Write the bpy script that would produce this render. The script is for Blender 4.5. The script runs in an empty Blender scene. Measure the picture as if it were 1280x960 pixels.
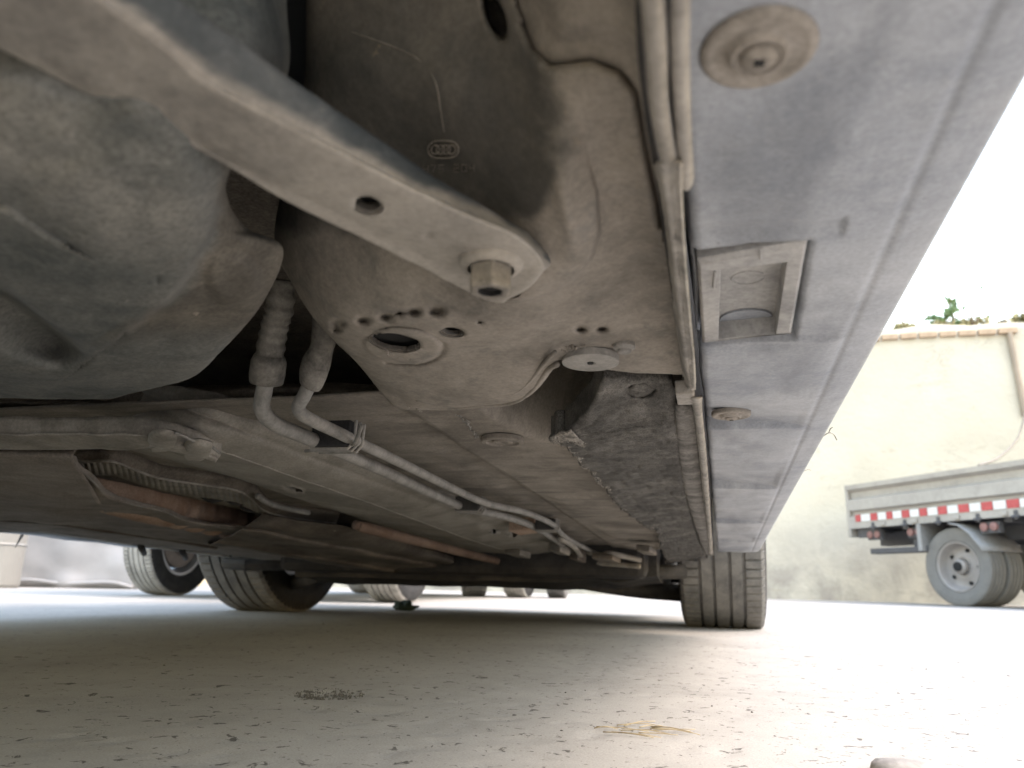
import bpy, bmesh, math, random
import numpy as np
from mathutils import Vector, Matrix
random.seed(7)
rng = np.random.default_rng(11)
SC = bpy.context.scene
COL = SC.collection
R = math.radians

# ------------------------------------------------------------------ camera, sky, sun, exposure
F = 960.0                       # focal length in photograph pixels (photograph is 1280 wide)
HC = 0.102                      # height of the camera above the ground
def _u(v): return v / np.linalg.norm(v)
def _ray(px, py): return np.array([(px - 640) / F, -(py - 480) / F, -1.0])
_e1 = _u(_ray(903, 737))                                   # the way the car points
_up = _u(np.cross(_e1, _ray(0, 737 - 903 * math.tan(R(1.4)))))
if _up[1] < 0: _up = -_up
_ex = np.cross(_e1, _up)
MC = np.array([_ex, _e1, _up])                             # camera -> world
camd = bpy.data.cameras.new('camera'); cam = bpy.data.objects.new('camera', camd); COL.objects.link(cam)
camd.sensor_width = 36.0; camd.lens = 36.0 * F / 1280.0
camd.clip_start = 0.005; camd.clip_end = 3000
camd.dof.use_dof = True; camd.dof.focus_distance = 0.56; camd.dof.aperture_fstop = 12.0
mw = Matrix(MC.tolist()).to_4x4(); mw.translation = (0, 0, HC)
cam.matrix_world = mw
SC.camera = cam

SUN_EL, SUN_FROM = 52, (1.0, 0.05)                      # elevation, horizontal direction towards the sun
w = bpy.data.worlds.new("World"); SC.world = w; w.use_nodes = True
wn = w.node_tree.nodes; bg = wn['Background']
sky = wn.new('ShaderNodeTexSky'); sky.sky_type = 'NISHITA'; sky.sun_disc = False
sky.sun_elevation = R(SUN_EL); sky.sun_rotation = math.atan2(SUN_FROM[0], SUN_FROM[1]) % (2 * math.pi)
sky.dust_density = 1.6; sky.air_density = 2.2; sky.ozone_density = 0.1
w.node_tree.links.new(sky.outputs[0], bg.inputs[0]); bg.inputs[1].default_value = 0.15
sl = bpy.data.lights.new('sun', 'SUN'); sun = bpy.data.objects.new('sun', sl); COL.objects.link(sun)
sl.energy = 0.5; sl.angle = R(25); sl.color = (1.0, 0.93, 0.82)
sd = Vector((SUN_FROM[0], SUN_FROM[1], math.tan(R(SUN_EL)) * math.hypot(*SUN_FROM)))
sun.rotation_euler = sd.to_track_quat('Z', 'Y').to_euler()
SC.view_settings.view_transform = 'Standard'; SC.view_settings.look = 'None'
SC.view_settings.gamma = 1.0; SC.view_settings.exposure = 2.33
SC.view_settings.use_white_balance = True; SC.view_settings.white_balance_temperature = 6850; SC.view_settings.white_balance_tint = 18
SC.cycles.max_bounces = 10; SC.cycles.diffuse_bounces = 6
SC.cycles.use_denoising = True

# ------------------------------------------------------------------ coordinates
TH = R(1.65)                                               # the car stands nose down by this much
RC = np.array([[1, 0, 0], [0, math.cos(TH), math.sin(TH)], [0, -math.sin(TH), math.cos(TH)]])   # car frame -> world
CAMC = RC.T @ np.array([0, 0, HC])
def car(px, py, u):
    """point of the car frame seen at photograph pixel (px,py), u metres above the camera"""
    d = RC.T @ (MC @ _ray(px, py)); return CAMC + d * (u / d[2])
def cars(P):
    P = np.asarray(P, float); sh = P.shape[:-1]; P = P.reshape(-1, 3)
    d = np.stack([(P[:, 0] - 640) / F, -(P[:, 1] - 480) / F, -np.ones(len(P))], 1) @ MC.T @ RC
    return (CAMC + d * (P[:, 2] / d[:, 2])[:, None]).reshape(sh + (3,))
def ground(px, py, z=0.0):
    d = MC @ _ray(px, py); t = (z - HC) / d[2]; return np.array([0, 0, HC]) + d * t
def at(px, py, Z):
    return np.array([0, 0, HC]) + MC @ _ray(px, py) * Z

def hash3(i, j, k):
    n = (i * 374761393 + j * 668265263 + k * 2147483647) & 0xffffffff
    n = ((n ^ (n >> 13)) * 1274126177) & 0xffffffff
    return ((n ^ (n >> 16)) & 0xffff) / 65535.0
def noise(p):
    p = np.asarray(p, float); f = np.floor(p).astype(np.int64); t = p - f; t = t * t * (3 - 2 * t); r = 0
    for a in (0, 1):
        for b in (0, 1):
            for c in (0, 1):
                r = r + hash3(f[..., 0] + a, f[..., 1] + b, f[..., 2] + c) * \
                    (t[..., 0] if a else 1 - t[..., 0]) * (t[..., 1] if b else 1 - t[..., 1]) * (t[..., 2] if c else 1 - t[..., 2])
    return r * 2 - 1
def fbm(p, o=4):
    p = np.asarray(p, float); s = 0; a = 1.0
    for _ in range(o): s = s + a * noise(p); p = p * 2.03 + 17.3; a *= .5
    return s

# ------------------------------------------------------------------ object helpers
def tag(o, label=None, cat=None, group=None, kind=None):
    if label: o['label'] = label
    if cat: o['category'] = cat
    if group: o['group'] = group
    if kind: o['kind'] = kind
    return o
def empty(name, loc=(0, 0, 0), rot=(0, 0, 0)):
    o = bpy.data.objects.new(name, None); COL.objects.link(o); o.location = loc; o.rotation_euler = rot
    o.empty_display_size = .1; return o
OFFS = {}
def obj(name, vf, mat, parent=None, smooth=False, off=None, solid=0.0, bevel=0.0):
    """one mesh object; vf = (verts, faces) or a bmesh"""
    me = bpy.data.meshes.new(name)
    if isinstance(vf, bmesh.types.BMesh):
        if off is not None:
            for v in vf.verts: v.co -= Vector(off)
        bmesh.ops.recalc_face_normals(vf, faces=vf.faces)
        vf.to_mesh(me); vf.free()
    else:
        vs = np.asarray(vf[0], float)
        if off is not None: vs = vs - np.asarray(off)
        me.from_pydata(vs.tolist(), [], [list(f) for f in vf[1]])
    me.update()
    if smooth:
        for p in me.polygons: p.use_smooth = True
    o = bpy.data.objects.new(name, me); COL.objects.link(o)
    ms = mat if isinstance(mat, (list, tuple)) else [mat]
    for m in ms: me.materials.append(m)
    if parent: o.parent = parent
    if bevel:
        b = o.modifiers.new('bevel', 'BEVEL'); b.width = bevel; b.segments = 2; b.limit_method = 'ANGLE'; b.angle_limit = R(40)
    if solid:
        s = o.modifiers.new('solid', 'SOLIDIFY'); s.thickness = solid; s.offset = 0
    return o
def copy_tree(o, parent=None):
    c = o.copy(); COL.objects.link(c)
    if parent is not None: c.parent = parent
    for ch in [x for x in bpy.data.objects if x.parent == o]: copy_tree(ch, c)
    return c

class MB:
    def __init__(s): s.v = []; s.f = []
    def add(s, v, f):
        n = len(s.v); s.v += [tuple(map(float, p)) for p in v]; s.f += [tuple(i + n for i in q) for q in f]; return s
    def box(s, a, b):
        (x0, y0, z0), (x1, y1, z1) = a, b
        return s.add([(x0, y0, z0), (x1, y0, z0), (x1, y1, z0), (x0, y1, z0), (x0, y0, z1), (x1, y0, z1), (x1, y1, z1), (x0, y1, z1)],
                     [(0, 3, 2, 1), (4, 5, 6, 7), (0, 1, 5, 4), (1, 2, 6, 5), (2, 3, 7, 6), (3, 0, 4, 7)])
    def obox(s, o, ax, ay, az):
        o, ax, ay, az = map(lambda q: np.asarray(q, float), (o, ax, ay, az))
        P = [o, o + ax, o + ax + ay, o + ay]; P += [p + az for p in P]
        return s.add(P, [(0, 3, 2, 1), (4, 5, 6, 7), (0, 1, 5, 4), (1, 2, 6, 5), (2, 3, 7, 6), (3, 0, 4, 7)])
    def tube(s, pts, r, n=12, caps=True):
        pts = np.asarray(pts, float); m = len(pts); r = np.broadcast_to(np.asarray(r, float), (m,))
        tg = np.gradient(pts, axis=0); tg /= np.linalg.norm(tg, axis=1)[:, None] + 1e-12
        ref = np.array([0, 0, 1.]) if abs(tg[0][2]) < .9 else np.array([1., 0, 0])
        a = np.cross(tg[0], ref); a /= np.linalg.norm(a); V = []
        for i in range(m):
            a = a - tg[i] * (a @ tg[i]); a /= np.linalg.norm(a); b = np.cross(tg[i], a)
            for k in range(n):
                t = 2 * math.pi * k / n; V.append(pts[i] + r[i] * (math.cos(t) * a + math.sin(t) * b))
        fs = [(i * n + k, i * n + (k + 1) % n, (i + 1) * n + (k + 1) % n, (i + 1) * n + k) for i in range(m - 1) for k in range(n)]
        if caps: fs += [tuple(range(n))[::-1], tuple(range((m - 1) * n, m * n))]
        return s.add(V, fs)
    def lathe(s, c, prof, n=32, axis=(0, 0, 1), phase=0.0, close=True):
        """prof: (radius, height along axis) pairs"""
        c = np.asarray(c, float); ax = _u(np.asarray(axis, float))
        ref = np.array([1., 0, 0]) if abs(ax[0]) < .9 else np.array([0, 1., 0])
        a = _u(np.cross(ax, ref)); b = np.cross(ax, a); V = []
        for (r, h) in prof:
            for k in range(n):
                t = 2 * math.pi * k / n + phase; V.append(c + ax * h + r * (math.cos(t) * a + math.sin(t) * b))
        m = len(prof)
        fs = [(i * n + k, i * n + (k + 1) % n, (i + 1) * n + (k + 1) % n, (i + 1) * n + k) for i in range(m - 1) for k in range(n)]
        if close: fs += [tuple(range(n))[::-1], tuple(range((m - 1) * n, m * n))]
        return s.add(V, fs)
    def out(s): return (s.v, s.f)

def crom(P, n, axis):
    """Catmull-Rom resampling of control array P along axis to n points"""
    P = np.moveaxis(np.asarray(P, float), axis, 0); m = len(P)
    Q = np.concatenate([2 * P[:1] - P[1:2], P, 2 * P[-1:] - P[-2:-1]])
    t = np.linspace(0, m - 1, n); i = np.minimum(t.astype(int), m - 2); t = (t - i).reshape((-1,) + (1,) * (P.ndim - 1))
    a, b, c, d = Q[i], Q[i + 1], Q[i + 2], Q[i + 3]
    r = .5 * (2 * b + (c - a) * t + (2 * a - 5 * b + 4 * c - d) * t ** 2 + (3 * b - a - 3 * c + d) * t ** 3)
    return np.moveaxis(r, 0, axis)
VPX, VPY = 904.4, 768.0
def lift(p, du):
    """the same spot of the car, du higher"""
    c = car(*p); s = (p[2] + du) / p[2]
    v = c + np.array([0, 0, du]); d = MC.T @ (RC @ (v - CAMC)); return (640 + F * d[0] / -d[2], 480 - F * d[1] / -d[2], p[2] + du)
def ell(px, py, cx, cy, rx, ry, ang=0.0):
    c, s = math.cos(ang), math.sin(ang); x = px - cx; y = py - cy
    return np.hypot((x * c + y * s) / rx, (-x * s + y * c) / ry)
def seg_dist(px, py, pl):
    """distance to polyline and signed side (+ = right of travel direction on the picture)"""
    best = np.full(px.shape, 1e9); side = np.zeros(px.shape)
    for (x0, y0), (x1, y1) in zip(pl[:-1], pl[1:]):
        dx, dy = x1 - x0, y1 - y0; t = np.clip(((px - x0) * dx + (py - y0) * dy) / (dx * dx + dy * dy), 0, 1)
        d = np.hypot(px - x0 - t * dx, py - y0 - t * dy); s = np.sign(dx * (py - y0) - dy * (px - x0))
        k = d < best; best = np.where(k, d, best); side = np.where(k, s, side)
    return best, side
def sstep(a, b, x):
    t = np.clip((x - a) / (b - a), 0, 1); return t * t * (3 - 2 * t)

def grid_faces(nr, nc):
    return [(i * nc + j, i * nc + j + 1, (i + 1) * nc + j + 1, (i + 1) * nc + j) for i in range(nr - 1) for j in range(nc - 1)]
def patch(name, rows, nr, nc, mat, parent, dent=None, holes=(), rough=0.0, rscale=60, solid=.0015, off=None, wall=.010, attr=None):
    """smooth pressed sheet of the underbody through control rows of (pixel x, pixel y, height)"""
    G = crom(crom(rows, nr, 0), nc, 1)
    if dent is not None: G[..., 2] += dent(G[..., 0], G[..., 1])
    patch.G = G
    S = G[..., :2].reshape(-1, 2).copy(); U = G[..., 2].reshape(-1)
    fs = grid_faces(nr, nc); kill = set(); rims = []
    for (cx, cy, rx, ry, an) in holes:
        r = ell(S[:, 0], S[:, 1], cx, cy, rx, ry, an); ins = r < 1
        gone = [k for k, f in enumerate(fs) if all(ins[i] for i in f)]
        near = [k for k, f in enumerate(fs) if any(ins[i] for i in f)]
        gone = near; kill |= set(gone)
        ed = {}
        for k in gone:
            f = fs[k]
            for a, b in zip(f, f[1:] + f[:1]):
                key = (min(a, b), max(a, b)); ed[key] = ed.get(key, 0) + 1
        be = [e for e, c in ed.items() if c == 1]
        for i in {i for e in be for i in e}:
            S[i] = (np.array([cx, cy]) + (S[i] - (cx, cy)) / r[i])
        rims.append(be)
    P = cars(np.concatenate([S, U[:, None]], 1))
    if rough:
        P[:, 2] += rough * fbm(P * rscale, 4)
    V = P.tolist(); fs = [f for k, f in enumerate(fs) if k not in kill]
    for be in rims:
        mp = {}
        for a, b in be:
            for i in (a, b):
                if i not in mp: mp[i] = len(V); V.append([V[i][0], V[i][1], V[i][2] + wall])
            fs.append((a, b, mp[b], mp[a]))
    used = sorted({i for f in fs for i in f}); re = {o: n for n, o in enumerate(used)}
    o = obj(name, ([V[i] for i in used], [tuple(re[i] for i in f) for f in fs]), mat, parent, smooth=True, off=off, solid=solid)
    if attr is not None:
        A = np.asarray(attr(S[:, 0], S[:, 1]), float); at_ = o.data.attributes.new('coat', 'FLOAT', 'POINT'); full = np.zeros(len(V)); full[:len(A)] = A
        at_.data.foreach_set('value', full[used].astype(np.float32))
    return o

# ------------------------------------------------------------------ materials
MATS = {}
def newmat(name):
    m = bpy.data.materials.new(name); m.use_nodes = True; nt = m.node_tree
    return m, nt, nt.nodes, nt.links, nt.nodes['Principled BSDF']
def tex(nt, scale, detail=6, rough=.6, vec=None, dist=0.0):
    n = nt.nodes.new('ShaderNodeTexNoise'); n.inputs['Scale'].default_value = scale; n.inputs['Detail'].default_value = detail
    n.inputs['Roughness'].default_value = rough; n.inputs['Distortion'].default_value = dist
    if vec is not None: nt.links.new(vec, n.inputs['Vector'])
    return n.outputs['Fac']
def ramp(nt, fac, a, b, ca=(0, 0, 0, 1), cb=(1, 1, 1, 1)):
    n = nt.nodes.new('ShaderNodeValToRGB'); n.color_ramp.elements[0].position = a; n.color_ramp.elements[1].position = b
    n.color_ramp.elements[0].color = ca; n.color_ramp.elements[1].color = cb; nt.links.new(fac, n.inputs[0]); return n.outputs[0]
def mix(nt, fac, a, b, mode='MIX'):
    n = nt.nodes.new('ShaderNodeMix'); n.data_type = 'RGBA'; n.blend_type = mode
    for s, v in ((n.inputs[0], fac), (n.inputs[6], a), (n.inputs[7], b)):
        if hasattr(v, 'links'): nt.links.new(v, s)
        elif isinstance(v, (int, float)): s.default_value = v
        else: s.default_value = tuple(v) + (1,) if len(v) == 3 else v
    return n.outputs[2]
def bump(nt, h, strength, dist, prev=None):
    n = nt.nodes.new('ShaderNodeBump'); n.inputs['Strength'].default_value = strength; n.inputs['Distance'].default_value = dist
    nt.links.new(h, n.inputs['Height'])
    if prev is not None: nt.links.new(prev, n.inputs['Normal'])
    return n.outputs[0]
def mapping(nt, scale, rot=(0, 0, 0)):
    tc = nt.nodes.new('ShaderNodeTexCoord'); mp = nt.nodes.new('ShaderNodeMapping')
    mp.inputs['Scale'].default_value = scale; mp.inputs['Rotation'].default_value = rot
    nt.links.new(tc.outputs['Object'], mp.inputs[0]); return mp.outputs[0]
UNDER = 1.08
def dusty(name, dark, dust, lo=.42, hi=.62, scale=14, rough=.8, bmp=.35, rust=None, rust_at=.66, spec=.3, streak=None, grain=.35, gscale=420, fine=1.0, coat=None, blot=None):
    """dirty road-dusted surface: base colour under uneven dust, speckle and relief"""
    m, nt, N, L, B = newmat(name); v = mapping(nt, (1, 1, 1))
    if name != 'grey_truck_bed': dark = [x * UNDER for x in dark]; dust = [(x * .8 + .2 * sum(dust) / 3) * UNDER for x in dust]
    f = ramp(nt, tex(nt, scale, 9, .62, v, .4), lo, hi)
    c = mix(nt, f, dark, dust)
    f2 = ramp(nt, tex(nt, scale * 5.3, 7, .7, v, .8), .40, .66)
    c = mix(nt, mix(nt, .28, (0, 0, 0), f2), c, [x * 1.3 for x in dust])
    f2b = ramp(nt, tex(nt, scale * 3.1, 6, .65, mapping(nt, (1, 1, 1), (1, 2, .5)), .3), .58, .72)
    c = mix(nt, mix(nt, .35, (0, 0, 0), f2b), c, [x * .85 for x in dark])
    if streak:
        f3 = ramp(nt, tex(nt, 1.0, 5, .6, mapping(nt, streak), .3), .5, .68)
        c = mix(nt, mix(nt, .55, (0, 0, 0), f3), c, [x * .6 for x in dark])
    if blot:
        for sc_, lo_, hi_, col_, am_, ro_ in blot:
            c = mix(nt, mix(nt, am_, (0, 0, 0), ramp(nt, tex(nt, sc_, 8, .68, mapping(nt, (1, ro_, 1), (.3, .1, .7 * ro_)), .6), lo_, hi_)), c, col_)
    if rust:
        f4 = ramp(nt, tex(nt, scale * 2.2, 8, .7, v, .6), rust_at, rust_at + .07)
        c = mix(nt, f4, c, rust)
    if coat:
        an = N.new('ShaderNodeAttribute'); an.attribute_name = 'coat'
        cc = mix(nt, ramp(nt, tex(nt, 26, 8, .65, v, .5), .44, .74), coat[0], coat[1])
        cc = mix(nt, ramp(nt, tex(nt, 75, 4, .6, v, .2), .68, .74), cc, coat[2])
        c = mix(nt, an.outputs['Fac'], c, cc)
    g = ramp(nt, tex(nt, gscale, 3, .7, v), .3, .7, (1 - grain,) * 3 + (1,), (1 + grain * .8,) * 3 + (1,))
    c = mix(nt, 1.0, c, g, 'MULTIPLY')
    L.new(c, B.inputs['Base Color']); B.inputs['Roughness'].default_value = rough
    B.inputs['Specular IOR Level'].default_value = spec
    b1 = bump(nt, tex(nt, 520, 4, .7, v), bmp * .35 * fine, .0006)
    b2 = bump(nt, tex(nt, 70, 8, .6, v, .5), bmp * .28, .002, b1)
    L.new(b2, B.inputs['Normal']); return m
def plain(name, col, rough=.6, metal=0.0, spec=.5, var=.12, scale=30, bmp=0.0):
    m, nt, N, L, B = newmat(name); v = mapping(nt, (1, 1, 1))
    c = mix(nt, ramp(nt, tex(nt, scale, 6, .6, v), .35, .68), [x * (1 - var) for x in col], [min(1, x * (1 + var)) for x in col])
    L.new(c, B.inputs['Base Color']); B.inputs['Roughness'].default_value = rough; B.inputs['Metallic'].default_value = metal
    B.inputs['Specular IOR Level'].default_value = spec
    if bmp: L.new(bump(nt, tex(nt, scale * 6, 5, .6, v), bmp, .002), B.inputs['Normal'])
    return m

M_sill = dusty('dusty_grey_plastic', (.185, .206, .238), (.335, .355, .380), .36, .66, 9, .5, .12, spec=.5, grain=.16, streak=(26, 5, 8), gscale=500,
               blot=[(28, .54, .70, (.125, .138, .15), .32, .5), (60, .60, .68, (.40, .40, .39), .22, 1), (240, .66, .71, (.42, .41, .39), .5, 1), (330, .67, .71, (.09, .09, .09), .6, 1), (14, .58, .74, (.14, .145, .15), .4, .25)])
M_pad = dusty('dusty_pad_plastic', (.20, .20, .198), (.36, .352, .335), .35, .6, 22, .7, .2, grain=.15)
M_tank = dusty('dusty_tank_plastic', (.062, .068, .066), (.172, .168, .150), .40, .66, 9, .75, .16, grain=.32, gscale=520, blot=[(22, .56, .70, (.16, .145, .12), .4, 1), (150, .66, .72, (.27, .25, .22), .5, 1)],
               coat=((.085, .074, .06), (.20, .175, .14), (.34, .29, .23)))
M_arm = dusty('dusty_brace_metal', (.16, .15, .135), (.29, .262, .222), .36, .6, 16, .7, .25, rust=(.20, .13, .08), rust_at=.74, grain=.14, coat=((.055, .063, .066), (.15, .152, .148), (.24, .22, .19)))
M_panel = dusty('dusty_underseal', (.135, .122, .105), (.255, .222, .183), .36, .6, 15, .85, .22, rust=(.14, .085, .05), rust_at=.72, grain=.16, blot=[(34, .55, .68, (.12, .115, .105), .6, 1), (120, .66, .72, (.36, .32, .27), .5, 1), (18, .58, .7, (.17, .165, .16), .6, 1)],
                coat=((.050, .050, .047), (.120, .110, .094), (.26, .20, .13)))
M_floor = dusty('dusty_floor_pan', (.135, .12, .104), (.27, .236, .196), .38, .62, 12, .85, .4, rust=(.10, .06, .04), rust_at=.70, streak=(9, 45, 9), grain=.2)
M_dirt = dusty('brown_dirt_underside', (.075, .063, .053), (.200, .168, .135), .40, .66, 9, .9, .5, rust=(.08, .05, .035), rust_at=.7, grain=.35)
M_felt = dusty('dark_felt', (.062, .059, .054), (.165, .153, .135), .46, .72, 22, .95, .9, grain=.6, gscale=900, streak=(30, 8, 30), fine=2)
M_felt2 = dusty('torn_felt_edge', (.10, .094, .084), (.30, .27, .23), .40, .6, 80, .95, 1.0, grain=.6, gscale=900, fine=2)
M_rail = dusty('dusty_rail', (.17, .158, .138), (.31, .282, .242), .38, .62, 10, .8, .3, rust=(.12, .085, .06), rust_at=.72, grain=.2)
M_pipe = dusty('dusty_alloy_pipe', (.155, .15, .14), (.27, .255, .23), .36, .62, 40, .65, .25, grain=.15)
M_seal = dusty('dusty_sealer_bead', (.16, .152, .14), (.31, .285, .25), .34, .6, 40, .8, .6, grain=.15)
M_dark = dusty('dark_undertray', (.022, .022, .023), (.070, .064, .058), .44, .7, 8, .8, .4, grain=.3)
M_rust = dusty('rusty_exhaust', (.30, .19, .135), (.45, .31, .225), .38, .64, 16, .85, .4, rust=(.06, .04, .03), rust_at=.68, grain=.25)
M_plate = dusty('dusty_shield_plate', (.16, .138, .12), (.32, .275, .235), .38, .66, 8, .85, .35, rust=(.12, .08, .055), rust_at=.7, grain=.3)
M_shield = dusty('heat_shield_foil', (.16, .148, .13), (.32, .29, .25), .4, .64, 18, .6, .3, grain=.2)
M_hole = plain('hole_shade_black', (.012, .012, .012), .95)  # near-black, so the shade inside holes and slots comes from the colour
M_tyre = dusty('tyre_rubber', (.085, .085, .085), (.200, .192, .180), .36, .7, 12, .85, .3, grain=.2)
M_tyre2 = dusty('dusty_tyre_rubber', (.22, .212, .198), (.42, .405, .375), .34, .66, 9, .9, .3, grain=.2)
M_side = dusty('tyre_sidewall', (.016, .016, .017), (.040, .038, .036), .4, .7, 12, .8, .2, grain=.15)
M_wash = dusty('brown_dusty_washer', (.165, .148, .125), (.29, .255, .215), .36, .62, 60, .75, .2, grain=.2)
M_rim = plain('alloy_rim', (.42, .43, .45), .4, .6)
M_disc = plain('brake_disc', (.22, .19, .17), .5, .5)
M_paint = plain('car_paint', (.055, .06, .068), .3, 0, .5, .03)
M_paint2 = plain('silver_car_paint', (.42, .43, .44), .35, .3, .5, .03)
M_paint3 = plain('white_van_paint', (.72, .72, .70), .35, 0, .5, .03)
M_glass = plain('car_glass', (.02, .025, .03), .06, 0, .5, .02)
M_lamp = plain('lamp_red', (.45, .03, .03), .3)
M_clear = plain('lamp_clear', (.7, .7, .7), .2)

# ------------------------------------------------------------------ ground
def make_ground():
    def axis(c0, c1, step, far):
        a = list(np.arange(c0, c1 + 1e-6, step)); s = step
        x = c1
        while x < far: s *= 1.22; x += s; a.append(x)
        s = step; x = c0
        while x > -far: s *= 1.22; x -= s; a.insert(0, x)
        return np.array(a)
    xs = axis(-1.0, .6, .0065, 900); ys = axis(.35, 1.7, .0065, 900)
    Xg, Yg = np.meshgrid(xs, ys); P = np.stack([Xg, Yg, np.zeros_like(Xg)], -1)
    near = np.exp(-((Xg + .2) / 1.4) ** 4 - ((Yg - .9) / 1.2) ** 4)
    z = near * (.0003 * fbm(P * 7, 3) - .0006 * sstep(.62, .70, fbm(P * 40 + 5, 3)) - .0012 * sstep(.70, .78, fbm(P * 75 + 9, 2)))
    c = ground(412, 868)                                    # a spalled patch in the concrete
    d = np.hypot((Xg - c[0]) / .036, (Yg - c[1]) / .026) + .35 * fbm(P * 60, 3)
    z -= .0022 * sstep(1.1, .75, d) * (1 + .7 * fbm(P * 240, 2))
    c = ground(470, 890); d = np.hypot((Xg - c[0]) / .02, (Yg - c[1]) / .012) + .4 * fbm(P * 80, 3)
    z -= .001 * sstep(1.1, .8, d)
    P[..., 2] = z
    m, nt, N, L, B = newmat('worn_concrete'); v = mapping(nt, (1, 1, 1))
    a = ramp(nt, tex(nt, 2.6, 8, .6, v, .3), .34, .68); c = mix(nt, a, (.30, .284, .262), (.405, .385, .356))
    b = ramp(nt, tex(nt, 23, 8, .7, v, .5), .35, .7); c = mix(nt, mix(nt, .4, (0, 0, 0), b), c, (.44, .418, .385))
    k = ramp(nt, tex(nt, 11, 7, .75, v, .5), .58, .72); c = mix(nt, mix(nt, .3, (0, 0, 0), k), c, (.23, .21, .187))
    p = ramp(nt, tex(nt, 75, 4, .6, v, .8), .628, .648); c = mix(nt, mix(nt, .85, (0, 0, 0), p), c, (.07, .062, .055))
    q = ramp(nt, tex(nt, 190, 3, .6, v), .655, .68); c = mix(nt, mix(nt, .6, (0, 0, 0), q), c, (.09, .08, .07))
    g = ramp(nt, tex(nt, 700, 2, .6, v), .3, .7, (.86,) * 3 + (1,), (1.12,) * 3 + (1,)); c = mix(nt, 1.0, c, g, 'MULTIPLY')
    L.new(c, B.inputs['Base Color']); B.inputs['Roughness'].default_value = .85; B.inputs['Specular IOR Level'].default_value = .3
    bb = bump(nt, tex(nt, 300, 4, .7, v), .25, .001); bb = bump(nt, tex(nt, 40, 7, .7, v), .12, .003, bb)
    L.new(bb, B.inputs['Normal'])
    V = P.reshape(-1, 3)
    tag(obj('ground', (V, grid_faces(len(ys), len(xs))), m, smooth=True), kind='structure')
make_ground()

# ------------------------------------------------------------------ generic vehicles
def tyre_mesh(rad, wid, rim_r, nseg=243, grooves=(-.055, -.02, .02, .055), sipes=True):
    """tyre about the X axis, centred on the origin, with grooves round the tread and cuts on the shoulders"""
    hw = wid / 2; prof = []                                  # (x, r)
    tw = hw * .86
    xs = [-tw]
    for g in grooves: g = g * wid / .225; xs += [g - .0045, g - .004, g + .004, g + .0045]
    xs.append(tw); xs.sort()
    inner = [(-hw * .70, rim_r), (-hw * .92, rim_r + .012), (-hw, rim_r + (rad - rim_r) * .5), (-hw * .985, rad - .030), (-hw * .94, rad - .010)]
    prof += inner
    for i, x in enumerate(xs):
        k = (i - 1) % 4; deep = (0 < i < len(xs) - 1) and k in (1, 2)
        prof.append((x, rad - .0015 * (x / tw) ** 2 - (.007 if deep else 0)))
    prof += [(-x, r) for x, r in inner[::-1]]
    V = []; m = len(prof)
    for k in range(nseg):
        t = 2 * math.pi * k / nseg
        for i, (x, r) in enumerate(prof):
            rr = r
            tt = t
            if sipes:
                tt = 2 * math.pi * ((k // 3) + (0, .13, .87)[k % 3]) / (nseg // 3)
                if k % 3 == 0 and i in (4, 5, 6, m - 7, m - 6, m - 5): rr -= .010
            V.append((x, rr * math.cos(tt), rr * math.sin(tt)))
    f = [(k * m + i, k * m + i + 1, ((k + 1) % nseg) * m + i + 1, ((k + 1) % nseg) * m + i) for k in range(nseg) for i in range(m - 1)]
    f += [(k * m, ((k + 1) % nseg) * m, ((k + 1) % nseg) * m + m - 1, k * m + m - 1) for k in range(nseg)]
    return V, f
def rim_mesh(rim_r, wid, spokes=10, face=1):
    """rim barrel with spokes on the +X side when face=1"""
    b = MB(); hw = wid / 2 * .78
    b.lathe((0, 0, 0), [(rim_r + .004, -hw), (rim_r - .012, -hw), (rim_r - .03, -hw * .4), (rim_r - .03, hw * .7), (rim_r - .006, hw), (rim_r + .004, hw), (rim_r - .008, hw * .6), (rim_r - .012, -hw * .4), (rim_r + .004, -hw)], 40, (1, 0, 0), close=False)
    fx = face * hw * .75
    b.lathe((fx - .02, 0, 0), [(.001, 0), (.06, 0), (.07, .012), (.055, .026), (.001, .028)], 24, (1, 0, 0), close=False)
    for k in range(spokes):
        t = 2 * math.pi * k / spokes; d = np.array([0, math.cos(t), math.sin(t)]); n = np.array([0, -math.sin(t), math.cos(t)])
        b.obox(np.array([fx - .012, 0, 0]) + d * .05 - n * .014, n * .028, d * (rim_r - .072), (.02, 0, 0))
    return b.out()
def hub_mesh(rr=.215):
    return MB().lathe((0, 0, 0), [(.001, -.075), (.07, -.075), (.08, -.06), (rr * .78, -.055), (rr * .80, -.03), (.06, -.03), (.05, -.06), (.05, -.06), (.05, -.012), (.14, -.012), (.14, .012), (.05, .012), (.05, .05), (.001, .05)], 32, (1, 0, 0), close=False).out()
def side_walls(t):
    m = 10 + 18
    for p in t.data.polygons:
        i = p.vertices[0] % m
        if len(t.data.vertices) % m == 0 and (i < 4 or i >= m - 5) : p.material_index = 1
_wm = {}
def wheel(root, c, side, rad=.328, wid=.225, rim_r=.215, mt=None, key='a'):
    """side=+1: outer face towards +X. c in the root's own coordinates"""
    k = (rad, wid, rim_r, key)
    if k not in _wm:
        h = obj('wheel', hub_mesh(rim_r), M_disc, root); t = obj('tyre', tyre_mesh(rad, wid, rim_r), [mt or M_tyre, M_side], h, smooth=False); side_walls(t)
        r = obj('rim', rim_mesh(rim_r, wid), M_rim, h)
        _wm[k] = h; h.location = c
    else:
        s = _wm[k]; h = s.copy(); COL.objects.link(h); h.parent = root; h.location = c
        for ch in [x for x in bpy.data.objects if x.parent == s]:
            cc = ch.copy(); COL.objects.link(cc); cc.parent = h
    if side < 0: h.rotation_euler = (0, 0, math.pi)
    return h
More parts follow.
